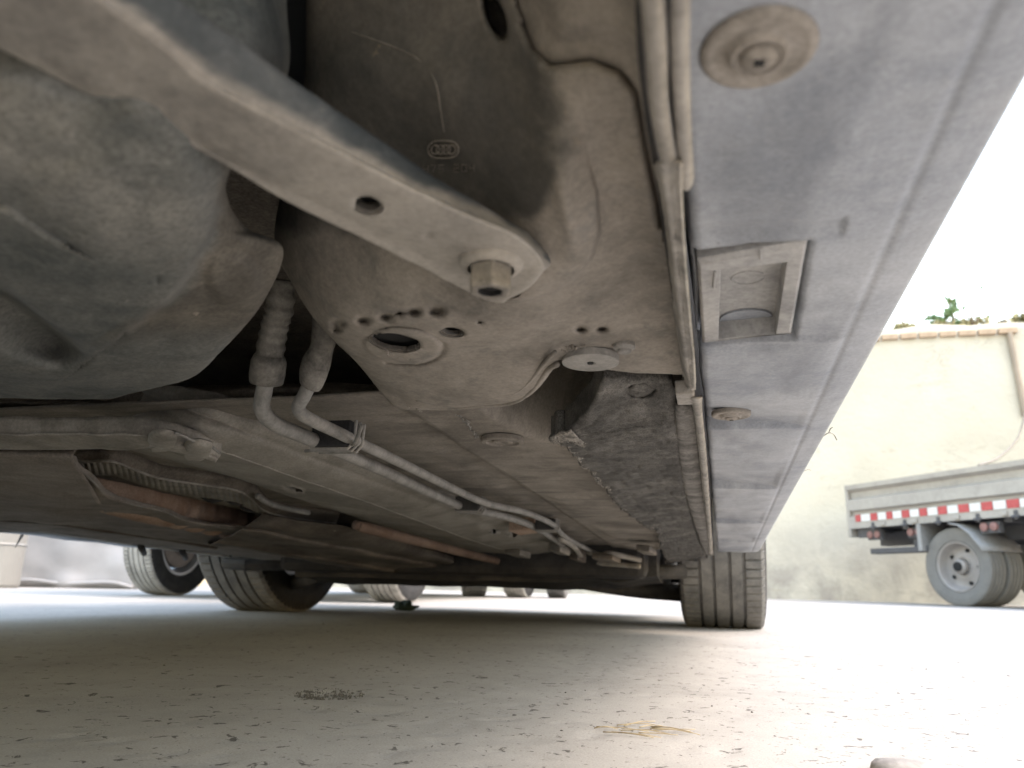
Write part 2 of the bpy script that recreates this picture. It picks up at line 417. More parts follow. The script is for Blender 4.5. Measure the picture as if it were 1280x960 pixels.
def body_mesh(st, wheels, rad):
    """closed loft of body stations (y, bottom, side low half-width, belt z, belt half-width, roof z, roof half-width), wheel wells cut out"""
    V = []; n = 12
    for (y, zb, wl, zm, wm_, zt, wt) in st:
        zc = zb + (zm - zb) * .45
        half = [(wl * .93, zb), (wl, zb + .06), (wl * 1.02, zc), (wm_, zm), ((wm_ * .25 + wt * .75), zm + (zt - zm) * .8), (wt * .86, zt)]
        V += [(x, y, z) for x, z in half] + [(-x, y, z) for x, z in half[::-1]]
    f = [(i * n + k, i * n + (k + 1) % n, (i + 1) * n + (k + 1) % n, (i + 1) * n + k) for i in range(len(st) - 1) for k in range(n)]
    f += [tuple(range(n)), tuple(range((len(st) - 1) * n, len(st) * n))[::-1]]
    bm = bmesh.new(); vs = [bm.verts.new(v) for v in V]
    for q in f: bm.faces.new([vs[i] for i in q])
    bmesh.ops.recalc_face_normals(bm, faces=bm.faces)
    me = bpy.data.meshes.new('tmp'); bm.to_mesh(me); bm.free(); o = bpy.data.objects.new('tmp', me); COL.objects.link(o)
    tmp = []
    for (x, y, z) in wheels:
        s = 1 if x > 0 else -1
        vv, ff = MB().lathe((x - s * .16, y, z), [(rad + .06, 0), (rad + .06, .6)], 32, (s, 0, 0)).out()
        cm = bpy.data.meshes.new('c'); cm.from_pydata(vv, [], ff); b2 = bmesh.new(); b2.from_mesh(cm); bmesh.ops.recalc_face_normals(b2, faces=b2.faces); b2.to_mesh(cm); b2.free()
        co = bpy.data.objects.new('c', cm); COL.objects.link(co); tmp.append(co)
        md = o.modifiers.new('b', 'BOOLEAN'); md.operation = 'DIFFERENCE'; md.object = co; md.solver = 'EXACT'
    dg = bpy.context.evaluated_depsgraph_get(); res = bpy.data.meshes.new_from_object(o.evaluated_get(dg))
    for q in tmp + [o]: bpy.data.objects.remove(q)
    res.materials.clear(); return res
def part_from_mesh(name, me, mat, root):
    o = bpy.data.objects.new(name, me); COL.objects.link(o); me.materials.append(mat); o.parent = root; return o
SEDAN = [(-2.30, .42, .62, .72, .66, .90, .55), (-2.18, .34, .76, .74, .78, 1.00, .62), (-1.75, .32, .83, .86, .82, 1.06, .66), (-1.2, .32, .86, .92, .86, 1.36, .62),
         (-.7, .33, .87, .93, .87, 1.46, .62), (.0, .33, .87, .92, .87, 1.47, .62), (.55, .33, .87, .91, .87, 1.38, .60), (1.15, .33, .87, .90, .86, 1.02, .66),
         (1.65, .33, .86, .84, .83, .94, .66), (2.02, .34, .80, .74, .76, .82, .58), (2.20, .42, .66, .62, .64, .70, .50)]
HATCH = [(-1.84, .42, .58, .80, .60, 1.05, .52), (-1.74, .34, .68, .86, .70, 1.30, .56), (-1.3, .33, .74, .90, .75, 1.44, .56), (-.6, .33, .765, .92, .765, 1.50, .56), (.2, .33, .765, .92, .765, 1.48, .56),
         (.8, .33, .765, .91, .76, 1.12, .58), (1.5, .33, .75, .84, .73, .92, .56), (1.9, .35, .70, .72, .66, .80, .52), (2.05, .42, .58, .60, .56, .68, .46)]
def car_exterior(root, st, paint, wheels, rad, zshift=0.0, bottom=None):
    st = [tuple([s[0], (s[1] if bottom is None else max(bottom, s[1])) + zshift, s[2], s[3] + zshift, s[4], s[5] + zshift, s[6]]) for s in st]
    o = part_from_mesh('body', body_mesh(st, wheels, rad), paint, root)
    def on_side(y, k, s):                                    # point on the loft side between belt and roof
        ys = [q[0] for q in st]; g = lambda i: float(np.interp(y, ys, [q[i] for q in st]))
        zm, zt, wm_, wt = g(3), g(5), g(4), g(6); x1 = wm_ * .25 + wt * .75; z1 = zm + (zt - zm) * .8
        return np.array([s * (wm_ + (x1 - wm_) * k + .006), y, zm + (z1 - zm) * k])
    i0 = max(k for k, q in enumerate(st) if q[0] <= -.7); y0, y1 = st[1][0] + .75, st[-1][0] - 1.55
    for s in (-1, 1):
        for a, b in ((y0, (y0 + y1) / 2 - .04), ((y0 + y1) / 2 + .04, y1)):
            P = [on_side(a, .1, s), on_side(b, .1, s), on_side(b, .92, s), on_side(a, .92, s)]
            n = np.array([-s * .012, 0, 0]); V = P + [p + n for p in P]
            obj('side_window', (V, [(0, 1, 2, 3), (7, 6, 5, 4), (0, 4, 5, 1), (1, 5, 6, 2), (2, 6, 7, 3), (3, 7, 4, 0)]), M_glass, root)
        yr = st[0][0]; zr = st[0][3]
        obj('tail_lamp', MB().box((s * .56 - .08, yr - .02, zr - .08), (s * .56 + .08, yr + .06, zr + .04)).out(), M_lamp, root, bevel=.01)
        yf = st[-1][0]; zf = st[-1][3]
        obj('headlight', MB().box((s * .52 - .1, yf - .08, zf - .06), (s * .52 + .1, yf + .01, zf + .05)).out(), M_clear, root, bevel=.01)

# ------------------------------------------------------------------ OUR CAR, seen from below
OFF = np.array([-.755, .95, 0.0])
root = empty('sedan_car', tuple(RC @ OFF), (-TH, 0, 0))
tag(root, 'dusty sedan seen from beneath, its underbody filling the upper half of the view', 'car')
def cw(x, y, z): return RC.T @ np.array([x, y, z])          # world -> car frame
Wf, Wr = 2.35, -.62
WL = [(.0, Wf), (-1.44, Wf), (.0, Wr), (-1.44, Wr)]        # right rear wheel left out so more light gets under; the tilt fits a jack
wc = [cw(x, y, .3235) - OFF for x, y in WL]
for c, (x, y) in zip(wc, WL):
    if (x, y) == WL[2]: continue
    wheel(root, tuple(c), 1 if x > -.7 else -1)
car_exterior(root, SEDAN, M_paint, [tuple(c) for c in wc], .34, 0.0, .385)

def P_(name, rows, nr, nc, mat, **k): return patch(name, rows, nr, nc, mat, root, off=OFF, **k)
def T_(name, pts, r, mat, n=12, smooth=True, parent=None, sub=None):
    p = cars(pts)
    if sub: p = crom(p, sub, 0); r = crom(np.broadcast_to(np.asarray(r, float), (len(pts),)).reshape(-1, 1), sub, 0)[:, 0]
    return obj(name, MB().tube(p, r, n).out(), mat, parent or root, smooth=smooth, off=OFF)

# --- sill panel: cross-section swept along the car
SU = .140
zs = CAMC[2] + SU
def XY(px, py, u=SU): return car(px, py, u)
y_steps = [XY(930, 530)[1], XY(930, 546)[1], XY(930, 611)[1], XY(930, 621)[1], XY(920, 657)[1], XY(920, 663)[1]]
padq = [XY(866, 312), XY(1014, 297), XY(995, 424), XY(875, 436)]
def inpoly(X, Y, q, grow=0.0):
    d = np.full(X.shape, 1e9); n = len(q)
    for i in range(n):
        a, b = q[i], q[(i + 1) % n]; e = np.array([b[0] - a[0], b[1] - a[1]]); L = np.hypot(*e)
        s = (e[0] * (Y - a[1]) - e[1] * (X - a[0])) / L; d = np.minimum(d, s)
    return d                                                  # >0 inside (anticlockwise seen from above)
def make_sill():
    prof = [(-.0065, .006), (-.005, .001), (-.003, 0), (.01, 0), (.02, 0), (.03, -.0002), (.04, -.0004), (.05, -.0006), (.058, -.0006), (.0645, -.0002), (.0668, .0007), (.0682, .0007),
            (.0700, .0000), (.074, .0003), (.079, .0010), (.0832, .0019), (.0846, .0030), (.0854, .0055), (.0860, .0100), (.0872, .025), (.0900, .050), (.094, .08), (.097, .11), (.090, .13)]
    tt = np.array([0] + list(np.cumsum(np.hypot(np.diff([p[0] for p in prof]), np.diff([p[1] for p in prof])))))
    ts = np.concatenate([np.linspace(tt[i], tt[i + 1], max(2, int((tt[i + 1] - tt[i]) / .0014) + 1), endpoint=False) for i in range(len(tt) - 1)] + [[tt[-1]]])
    px = np.interp(ts, tt, [p[0] for p in prof]); pz = np.interp(ts, tt, [p[1] for p in prof])
    ys = np.concatenate([np.arange(-.45, .02, .03), np.arange(.02, .75, .0018), np.arange(.75, 1.4, .003), np.arange(1.4, 1.88, .005), [1.88]])
    Xg = np.broadcast_to(px, (len(ys), len(px))); Yg = np.broadcast_to(ys[:, None], Xg.shape)
    Z = zs + np.broadcast_to(pz, Xg.shape).copy()
    flat = sstep(.068, .058, Xg)
    for ys0, yd, h_, thin in ((.335, .402, .0028, .3), (.505, .606, .0092, .75), (.70, .914, .0092, .65), (1.06, 1.27, .0066, .5), (1.42, 1.62, .006, .4)):
        hh = h_ * (1 - thin * np.clip(Xg / .062, 0, 1))
        Z += flat * hh * sstep(ys0, yd - .004, Yg) * (1 - sstep(yd - .003, yd + .0015, Yg))
    # recess for the jacking pad, with a stepped lip behind it
    d = inpoly(Xg, Yg, padq); Z += .012 * sstep(-.0008, .0012, d)
    yl = padq[0][1]; Z += flat * .0022 * sstep(.02, .0, np.abs(Yg - (yl - .012)) / .6) * (Xg < .05)
    Z += flat * .0025 * np.exp(-((Yg - XY(930, 432)[1]) / .006) ** 2) * sstep(.06, .02, Xg)
    Z += .0006 * fbm(np.stack([Xg * 30, Yg * 18, Z * 0], -1), 3) * flat
    P = np.stack([Xg + .0007 * noise(np.stack([Yg * 40, Xg * 0, Xg * 0], -1)) * (Xg < 0), Yg, Z], -1)
    obj('sill_panel', (P.reshape(-1, 3), grid_faces(*Xg.shape)), M_sill, root, smooth=True, off=OFF, solid=.002)
make_sill()
# left sill, mirrored and plainer
lx = -1.51
obj('sill_panel', MB().add([(lx - x, y, zs - .011 + z + .002 * math.sin(y * 31)) for y in np.linspace(-.45, 1.9, 24) for x, z in ((-.02, .02), (0, 0), (.066, 0), (.08, .006), (.09, .03), (.095, .10), (.02, .12))],
    grid_faces(24, 7)).out(), M_sill, root, smooth=True, off=OFF, solid=.003)

def screw(px, py, u, r, ang=0.0, cross=True):
    c = car(px, py, u); b = MB()
    prof = [(r, .003), (r, .0008), (r * .97, 0), (r * .86, -.0004), (r * .80, -.0002), (r * .55, .0006), (r * .50, -.0014), (r * .44, -.0020), (r * .40, -.0012), (r * .34, -.0010)]
    o = obj('retaining_washer', b.lathe(c, prof + [(.0005, -.0010)], 48, close=False).out(), M_wash, root, smooth=True, off=OFF)
    b = MB().lathe(c, [(r * .31, 0), (r * .31, -.0020), (r * .27, -.0028), (r * .12, -.0031), (.0003, -.0031)], 32, close=False)
    s = obj('screw', b.out(), M_wash, o, smooth=True, off=OFF)
    b = MB(); h = r * .11; L = r * .055
    for a in (ang, ang + math.pi / 2):
        d = np.array([math.cos(a), math.sin(a), 0]); n = np.array([-d[1], d[0], 0])
        b.obox(c + np.array([0, 0, -.00325]) - d * h - n * L * .7, d * 2 * h, n * L * 1.4, (0, 0, .0014))
    obj('cross_slot', b.out(), M_hole, o, off=OFF)
screw(948, 66, SU - .0026, .0146, .9)
screw(914, 520, SU + .0005, .0142, .4)

# jacking pad: frame round a recessed pocket
def make_pad():
    O = [XY(*p, SU - .002) for p in ((871, 326), (1010, 302), (989, 418), (878, 430))]
    I = [XY(*p, SU - .002) for p in ((901, 338), (984, 328), (970, 418), (898, 424))]
    m = MB(); up = np.array([0, 0, .013]); dn = np.array([0, 0, .001])
    O2 = [o * .94 + np.mean(O, 0) * .06 for o in O]
    V = [o + up for o in O] + [o + dn for o in O] + [o - dn * .5 for o in O2] + [i for i in I] + [i + np.array([0, 0, .011]) for i in I]
    f = []
    for a in range(4):
        for k in range(4): f.append((k * 4 + a, k * 4 + (a + 1) % 4, (k + 1) * 4 + (a + 1) % 4, (k + 1) * 4 + a))
    f.append((16, 17, 18, 19)); m.add(V, f)
    pad = obj('jacking_pad', m.out(), M_pad, root, off=OFF, bevel=.0007)
    fl = np.mean(I, 0) + np.array([0, 0, .0105])
    w_ = np.linalg.norm(I[1] - I[0]); l_ = np.linalg.norm(I[2] - I[1])
    c = XY(935, 347, SU + .009)
    obj('moulded_ring', MB().tube([c + .0072 * np.array([math.cos(t), math.sin(t), 0]) for t in np.linspace(.2, 2 * math.pi - .5, 30)], .0005, 6).out(), M_pad, pad, off=OFF)
    # rounded stop rising at the front of the pocket
    a, b = I[3], I[2]; ex = (b - a) / np.linalg.norm(b - a); ey = np.array([-ex[1], ex[0], 0]); ln = np.linalg.norm(b - a); V = []; n = 14
    for k in range(n + 1):
        t = math.pi * k / n
        base = a + ex * (ln / 2 + ln * .46 * math.cos(t)) + np.array([0, 0, .0108])
        p2 = base - ey * (ln * .30 * math.sin(t)) * 0 - ey * .0; V += [base - ey * (ln * .42 * math.sin(t) + .0003) + np.array([0, 0, -.0005]), base + np.array([0, 0, -.0005])]
    obj('pocket_stop', MB().add(V, [(2 * k, 2 * k + 1, 2 * k + 3, 2 * k + 2) for k in range(n)]).out(), M_sill, pad, off=OFF, solid=.001)
    # clip marks
    for (p0, p1) in (((868 + 26, 340), (892, 360)), ((951, 311), (951, 324))):
        q = cars([(p0[0], p0[1], SU - .0028), (p1[0], p1[1], SU - .0028)]); obj('clip_rib', MB().tube(q, .0005, 6).out(), M_pad, pad, off=OFF)
make_pad()

# --- welded flange with its sealer beads
T_('sealer_bead', [(770, -1300, .128), (796, -420, .128), (808, -120, .127), (814, -20, .125), (820, 60, .124), (823, 120, .123), (830, 170, .123), (838, 205, .124), (842, 218, .127)], [.0026, .0026, .0026, .0026, .0026, .0025, .0025, .0024, .001], M_rail, 14, sub=60)
T_('sealer_bead', [(846, -1300, .129), (849, -420, .129), (850, -120, .128), (850, -20, .126), (850, 60, .125), (852, 120, .124), (855, 180, .124), (857, 222, .124), (858, 234, .127)], [.0022, .0022, .0022, .0022, .0022, .0022, .0022, .0024, .0012], M_seal, 14, sub=60)
fl = []
for (l, r, y) in ((824, 850, 205), (830, 850, 235), (838, 853, 290), (844, 857, 345), (850, 862, 400), (855, 866, 440), (860, 868, 470), (863, 868, 486)):
    fl.append([(l - 6, y - 2, .140), (l, y, .1225), ((l * .55 + r * .45), y + 1, .1208), (r - 2, y, .1200), (r, y, .1208), (r - 1, y - 3, .140)])
P_('weld_flange', fl, 160, 22, M_seal, rough=.0015, rscale=120)
fl = []
for (l, r, y) in ((862, 876, 497), (868, 876, 512), (874, 881, 560), (879, 885, 610), (884, 888, 655), (886, 890, 692)):
    fl.append([(l, y - 2, .142), (l, y, .128), (r, y, .127), (r, y - 3, .142)])
P_('weld_flange', fl, 80, 8, M_seal, rough=.0012, rscale=60)
a = car(862, 497, .128); obj('flange_clip', MB().box(a + [-.008, -.012, -.001], a + [.003, .014, .008]).out(), M_seal, root, off=OFF, bevel=.0008)
# inner wall beside the flange, coloured dark to give the gap its shade
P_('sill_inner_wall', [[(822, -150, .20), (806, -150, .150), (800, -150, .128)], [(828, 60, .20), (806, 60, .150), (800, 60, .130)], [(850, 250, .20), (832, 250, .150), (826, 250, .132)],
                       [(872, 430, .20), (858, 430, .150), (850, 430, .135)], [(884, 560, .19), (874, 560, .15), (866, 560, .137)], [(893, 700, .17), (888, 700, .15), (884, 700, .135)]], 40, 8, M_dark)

# --- pressed rail end with holes, rising into a dark rubber wall above the brace
top = [-170, -80, 0, 100, 200, 300, 400]
rowsS = [
 [(385, -170, .25), (420, -170, .243), (480, -170, .235), (540, -170, .228), (600, -170, .22), (650, -170, .205), (690, -170, .185), (740, -170, .170), (775, -170, .160), (802, -170, .150)],
 [(386, 0, .225), (420, 0, .217), (480, 0, .209), (540, 0, .203), (600, 0, .196), (650, 0, .184), (692, 0, .170), (742, 0, .162), (780, 0, .156), (806, 0, .148)],
 [(384, 100, .205), (412, 100, .194), (470, 100, .186), (535, 100, .182), (600, 100, .177), (652, 100, .168), (696, 100, .157), (744, 100, .152), (785, 100, .150), (815, 100, .145)],
 [(372, 200, .198), (402, 200, .184), (462, 200, .174), (530, 200, .168), (600, 200, .160), (655, 200, .151), (700, 200, .143), (746, 200, .147), (788, 200, .146), (826, 200, .142)],
 [(346, 300, .182), (380, 300, .167), (450, 300, .157), (530, 300, .149), (600, 300, .142), (655, 298, .136), (702, 295, .134), (748, 295, .138), (792, 295, .142), (838, 295, .140)],
 [(366, 352, .163), (402, 352, .150), (472, 350, .1425), (548, 348, .1385), (612, 345, .135), (662, 342, .132), (706, 345, .133), (750, 348, .137), (794, 350, .140), (846, 350, .139)],
 [(398, 402, .146), (434, 404, .134), (505, 402, .1300), (578, 398, .1295), (628, 393, .129), (670, 388, .131), (705, 390, .134), (748, 394, .136), (793, 396, .138), (852, 398, .138)],
 [(448, 452, .143), (478, 458, .1335), (545, 457, .1300), (610, 452, .1297), (648, 440, .130), (680, 425, .132), (702, 420, .134), (746, 426, .135), (791, 430, .137), (858, 432, .138)],
 [(492, 503, .136), (520, 511, .1315), (582, 508, .1305), (641, 502, .1305), (669, 487, .131), (690, 461, .1325), (701, 448, .134), (746, 458, .136), (790, 464, .1375), (862, 466, .138)],
]
rowsS.append([lift(p, .025) for p in rowsS[-1]])
rowsS = [[lift(r[0], .03)] + r for r in rowsS]
GR = [(655, 30), (668, 62), (690, 82), (740, 76), (775, 90), (795, 115), (806, 180), (818, 235), (826, 280)]
def dentS(px, py):
    d, s = seg_dist(px, py, GR)
    z = .0050 * np.exp(-(d / 4.5) ** 2) + .0035 * sstep(-2, 6, -s * d) * np.exp(-(np.maximum(0, d - 25) / 18) ** 2) * (py < 300)
    for (x, y, r) in ((424, 403, 8), (422, 411, 6), (455, 399, 8), (483, 395, 8), (500, 391, 5), (518, 389, 8), (546, 388, 10), (726, 410, 7), (752, 410, 7), (600, 402, 3)):
        z = z + .0038 * np.exp(-ell(px, py, x, y, r * 1.12, r * .72) ** 4)
    r1 = ell(px, py, 503, 431, 46, 21, .05); z = z - .0016 * sstep(1.06, .97, r1)
    r2 = ell(px, py, 620, 20, 14, 34, -.35); z = z + .02 * sstep(1.1, .8, r2)          # slot near the top
    d, sd_ = seg_dist(px, py, [(560, 368), (640, 376), (690, 367), (718, 350), (738, 326), (749, 290), (746, 240), (732, 190)])
    z = z - .0042 * sstep(-1.5, 5, -d * sd_) * np.exp(-(np.maximum(0, d - 12) / 34) ** 2) * sstep(170, 300, py) * sstep(600, 670, px)
    r4 = ell(px, py, 708, 262, 10, 46, -.22); z = z - .0016 * np.exp(-r4 ** 2)
    r7 = ell(px, py, 503, 431, 49, 23, .05); z = z + .0016 * np.exp(-((r7 - 1.06) / .07) ** 2) * ((px - 500) > -20) * (py > 425)
    r5 = ell(px, py, 625, 440, 90, 40, -.1); z = z + .0009 * np.exp(-r5 ** 2)
    r6 = ell(px, py, 565, 130, 60, 90, .0); z = z - .004 * np.exp(-r6 ** 2)
    return z
def rubberS(px, py):
    """where the black rubber moulding shows (1) and where dust-coated metal shows (0)"""
    d, sd_ = seg_dist(px, py, [(640, -60), (668, 62), (690, 130), (718, 185), (708, 225), (672, 255), (630, 285), (540, 292), (330, 292)])
    n = fbm(np.stack([px / 60, py / 60, px * 0 + 3], -1), 4)
    return .85 * sstep(-12, 20, d * sd_ + 20 * n) * (.55 + .45 * sstep(0, 90, py + 20 * n))
o = P_('rail_end_panel', rowsS, 300, 260, M_panel, dent=dentS, holes=[(495, 427, 32, 11.5, .12), (566, 414, 15.5, 6, .1), (644, 363, 11, 6, -.4)], rough=.0004, rscale=70, attr=rubberS, wall=.0028)
GS = patch.G.reshape(-1, 3).copy()
def on_S(px, py, du=0.0):
    i = np.argmin((GS[:, 0] - px) ** 2 + (GS[:, 1] - py) ** 2); return (px, py, GS[i, 2] - du)

# --- brace across the tank
L_ = [(-260, -90), (-120, -15), (0, 50), (134, 121), (259, 186), (350, 240), (400, 266), (483, 306), (540, 335), (585, 359), (612, 371)]
T2 = [(-90, -190), (20, -100), (110, -15), (187, 40), (259, 100), (319, 131), (400, 175), (506, 230), (584, 268), (640, 292), (672, 318)]
S2 = [(-20, -190), (90, -100), (180, -25), (250, 22), (312, 66), (352, 95), (430, 147), (530, 216), (600, 258), (655, 292), (682, 320)]
rowsA = []
for (l, t, s) in zip(L_, T2, S2):
    m_ = lambda k: (l[0] + (t[0] - l[0]) * k, l[1] + (t[1] - l[1]) * k)
    rowsA.append([lift((*l, .123), .016), (*l, .1235), (*m_(.05), .1215), (*m_(.3), .1212), (*m_(.6), .1212), (*m_(.93), .1215), (*t, .123), (*s, .1335), (s[0] * .6 + l[0] * .4, s[1] * .6 + l[1] * .4, .1345)])
tip = [(640, 374), (662, 366), (677, 352), (683, 338)]
ln = rowsA[-1]
rowsA.append([lift((628, 374, .1235), .01), (628, 374, .1235), (634, 372, .1215), (650, 364, .1212), (664, 354, .1212), (676, 340, .1215), (679, 336, .123), (686, 331, .1335), (668, 345, .1345)])
rowsA.append([(p[0] - 12, p[1] - 8, .1345) for p in rowsA[-1]])
def dentA(px, py):
    d, s = seg_dist(px, py, [(250, 180), (470, 290), (585, 345)])
    return -.0012 * np.exp(-ell(px, py, 628, 332, 60, 34, .3) ** 4) + .0012 * np.exp(-ell(px, py, 535, 291, 5, 3) ** 2) + .0008 * np.exp(-(d / 7) ** 2)
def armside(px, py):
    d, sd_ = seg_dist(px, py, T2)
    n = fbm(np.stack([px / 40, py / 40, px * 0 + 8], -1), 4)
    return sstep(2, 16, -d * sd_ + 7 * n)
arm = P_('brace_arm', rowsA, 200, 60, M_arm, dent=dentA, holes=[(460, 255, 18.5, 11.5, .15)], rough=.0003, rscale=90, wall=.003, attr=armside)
V_ = cars([(395, 222, .1262), (470, 232, .1262), (530, 285, .1262), (430, 275, .1262)]); obj('brace_hole_shade', (np.concatenate([V_, V_ + [0, 0, .002]]), [(0, 1, 2, 3), (7, 6, 5, 4), (0, 4, 5, 1), (1, 5, 6, 2), (2, 6, 7, 3), (3, 7, 4, 0)]), M_hole, root, off=OFF)  # near-black plate; its colour stands in for shade inside the hollow brace
# bolt through the end of the brace
bc = car(614, 327, .1200); b = MB()
b.lathe(bc, [(.0004, .002), (.0118, .002), (.0118, -.0012), (.0108, -.0026), (.0086, -.0034)], 40, close=False)
bolt = obj('flange_bolt', b.out(), M_arm, root, smooth=True, off=OFF)
M_bolt = dusty('bolt_steel', (.13, .12, .105), (.23, .205, .17), .38, .62, 60, .6, .2, rust=(.15, .09, .05), rust_at=.68, grain=.2)
b = MB(); b.lathe(bc, [(.0082, -.003), (.0082, -.0105), (.0076, -.0120), (.0050, -.0122), (.0047, -.0100), (.0003, -.0098)], 6, phase=.35, close=False)
obj('bolt_head', b.out(), M_bolt, bolt, off=OFF, bevel=.0005)
obj('bolt_recess', MB().lathe(bc, [(.0044, -.0100), (.0044, -.0118), (.0040, -.0118), (.0038, -.0102), (.0003, -.0102)], 20, close=False).out(), M_hole, bolt, off=OFF)


# emblem: capsule with four interlocking rings, and a row of moulded marks under it
c0 = (554, 187)
cap = [(c0[0] + 19 * math.copysign(abs(math.cos(t)) ** .6, math.cos(t)), c0[1] + 11 * math.sin(t)) for t in np.linspace(0, 2 * math.pi, 33)]
b = MB().tube(cars([on_S(x, y, .0012) for x, y in cap]), .00035, 6)
for k in range(4):
    b.tube(cars([on_S(c0[0] - 10 + 6.7 * k + 5.2 * math.cos(t), c0[1] + 5.6 * math.sin(t), .0012) for t in np.linspace(0, 2 * math.pi, 21)]), .0003, 6)
obj('moulded_emblem', b.out(), M_panel, root, off=OFF)
SEG = {'4': [[(0, 0), (0, 1), (1, 1)], [(1, 0), (1, 2)]], '7': [[(0, 0), (1, 0), (.4, 2)]], '5': [[(1, 0), (0, 0), (0, 1), (1, 1), (1, 2), (0, 2)]], '2': [[(0, 0), (1, 0), (1, 1), (0, 1), (0, 2), (1, 2)]],
       '0': [[(0, 0), (1, 0), (1, 2), (0, 2), (0, 0)]], '-': [[(0, 1), (1, 1)]]}
b = MB(); x = 529
for ch in '475 204':
    for st_ in SEG.get(ch, []):
        q = [(x + 6 * a, 207 + 4.2 * c - (x - 529) * .02) for a, c in st_]
        b.tube(cars([on_S(px, py, .0008) for px, py in q]), .0002, 5)
    x += 9.6
obj('moulded_number', b.out(), M_panel, root, off=OFF)
q = [(440, 40), (500, 62), (530, 80), (545, 105), (551, 140), (555, 165)]
obj('mould_line', MB().tube(crom(cars([on_S(*p, .0006) for p in q]), 40, 0), .00028, 6).out(), M_panel, root, off=OFF)

# seam of sealer along the front edge of the rail end
q = [(520, 500), (560, 501), (600, 498), (640, 494), (664, 479), (684, 454), (697, 446)]
obj('sealer_bead', MB().tube(crom(cars([(x, y + 9, .1298) for x, y in q]), 60, 0), .0017, 8).out(), M_panel, root, smooth=True, off=OFF)
q = [(520, 500), (560, 499), (600, 496), (640, 491), (660, 478), (682, 452), (694, 440)]
obj('sealer_bead', MB().tube(crom(cars([(x, y, .1292) for x, y in q]), 60, 0), .0012, 8).out(), M_panel, root, smooth=True, off=OFF)
V_ = cars([(460, 409, .1345), (596, 399, .1345), (606, 440, .1345), (482, 447, .1345)]); obj('rail_hole_shade', (np.concatenate([V_, V_ + [0, 0, .02]]), [(0, 1, 2, 3), (7, 6, 5, 4), (0, 4, 5, 1), (1, 5, 6, 2), (2, 6, 7, 3), (3, 7, 4, 0)]), M_hole, root, off=OFF)  # near-black box behind the holes, their shade put into its colour
# crumbly edge of underseal round the big hole and at the joint
def crumbs(name, line, u, n, r, mat):
    b = MB(); L = np.array(line, float); s_ = np.concatenate([[0], np.cumsum(np.hypot(*np.diff(L, axis=0).T))])
    for _ in range(n):
        t = rng.uniform(0, s_[-1]); x = np.interp(t, s_, L[:, 0]) + rng.normal(0, 1.6); y = np.interp(t, s_, L[:, 1]) + rng.normal(0, 1.2)
        uu = np.interp(t, s_, u) if hasattr(u, '__len__') else u
        p = car(x, y, uu); k = r * rng.uniform(.5, 1.5); d = rng.normal(0, 1, (6, 3)); d /= np.linalg.norm(d, axis=1)[:, None]
        a = rng.uniform(0, 6.28); A = np.array([[math.cos(a), -math.sin(a), 0], [math.sin(a), math.cos(a), 0], [0, 0, 1]])
        o8 = np.array([(1, 0, 0), (-1, 0, 0), (0, 1, 0), (0, -1, 0), (0, 0, 1), (0, 0, -1)]) * k * rng.uniform(.5, 1.4, (6, 1)) @ A
        b.add(p + o8, [(0, 2, 4), (2, 1, 4), (1, 3, 4), (3, 0, 4), (2, 0, 5), (1, 2, 5), (3, 1, 5), (0, 3, 5)])
    return tag(obj(name, b.out(), mat, root, off=OFF), kind='stuff')
crumbs('underseal_crumbs', [(480, 441), (510, 449), (535, 444), (544, 434), (545, 424)], .1285, 60, .0007, M_panel)
crumbs('underseal_crumbs', [(572, 519), (585, 528), (592, 540), (596, 548)], .141, 40, .0011, M_pipe)
crumbs('underseal_crumbs', [(505, 503), (520, 508), (525, 513)], .1305, 30, .0011, M_panel)
crumbs('underseal_crumbs', [(690, 448), (700, 440), (730, 432)], .1325, 40, .0008, M_panel)

for q in ([(1028, 546, .1435), (1036, 541, .146), (1042, 543, .148), (1046, 550, .147)], [(1036, 541, .146), (1038, 536, .147), (1041, 534, .148)], [(1002, 590, .1435), (1010, 587, .146), (1014, 588, .147)]):
    p_ = cars(q); obj('stray_fibre', MB().tube(crom(p_, 10, 0), .0004, 5).out(), M_felt2, root, off=OFF)
# --- round plugs in the floor
def plug(px, py, u, r, kind):
    c = car(px, py, u); b = MB()
    if kind == 0: prof = [(r, .004), (r, .0002), (r * .96, 0), (r * .2, -.0002), (r * .13, .0006), (.0003, .0010)]
    else: prof = [(r, .004), (r, .0004), (r * .95, -.0006), (r * .78, -.0008), (r * .72, .0010), (r * .5, .0014), (r * .46, -.0004), (r * .28, -.0006), (r * .2, .0030), (.0003, .0030)]
    return obj('floor_plug', b.lathe(c, prof, 48, close=False).out(), M_pipe if kind == 0 else M_floor, root, smooth=False, off=OFF)
plug(738, 454, .1300, .0156, 0)
c = car(738, 455, .1294); obj('plug_hole', MB().lathe(c, [(.0017, .002), (.0017, 0), (.0002, 0)], 14, close=False).out(), M_hole, root, off=OFF)
plug(628, 553, .1395, .0190, 1)
c = car(780, 432, .1350); b = MB().lathe(c, [(.0060, .004), (.0060, -.001), (.0052, -.0022), (.0040, -.0022), (.0036, -.004), (.0022, -.0044), (.0003, -.0044)], 10, close=False)
obj('drain_nut', b.out(), M_pipe, root, off=OFF, bevel=.0005)

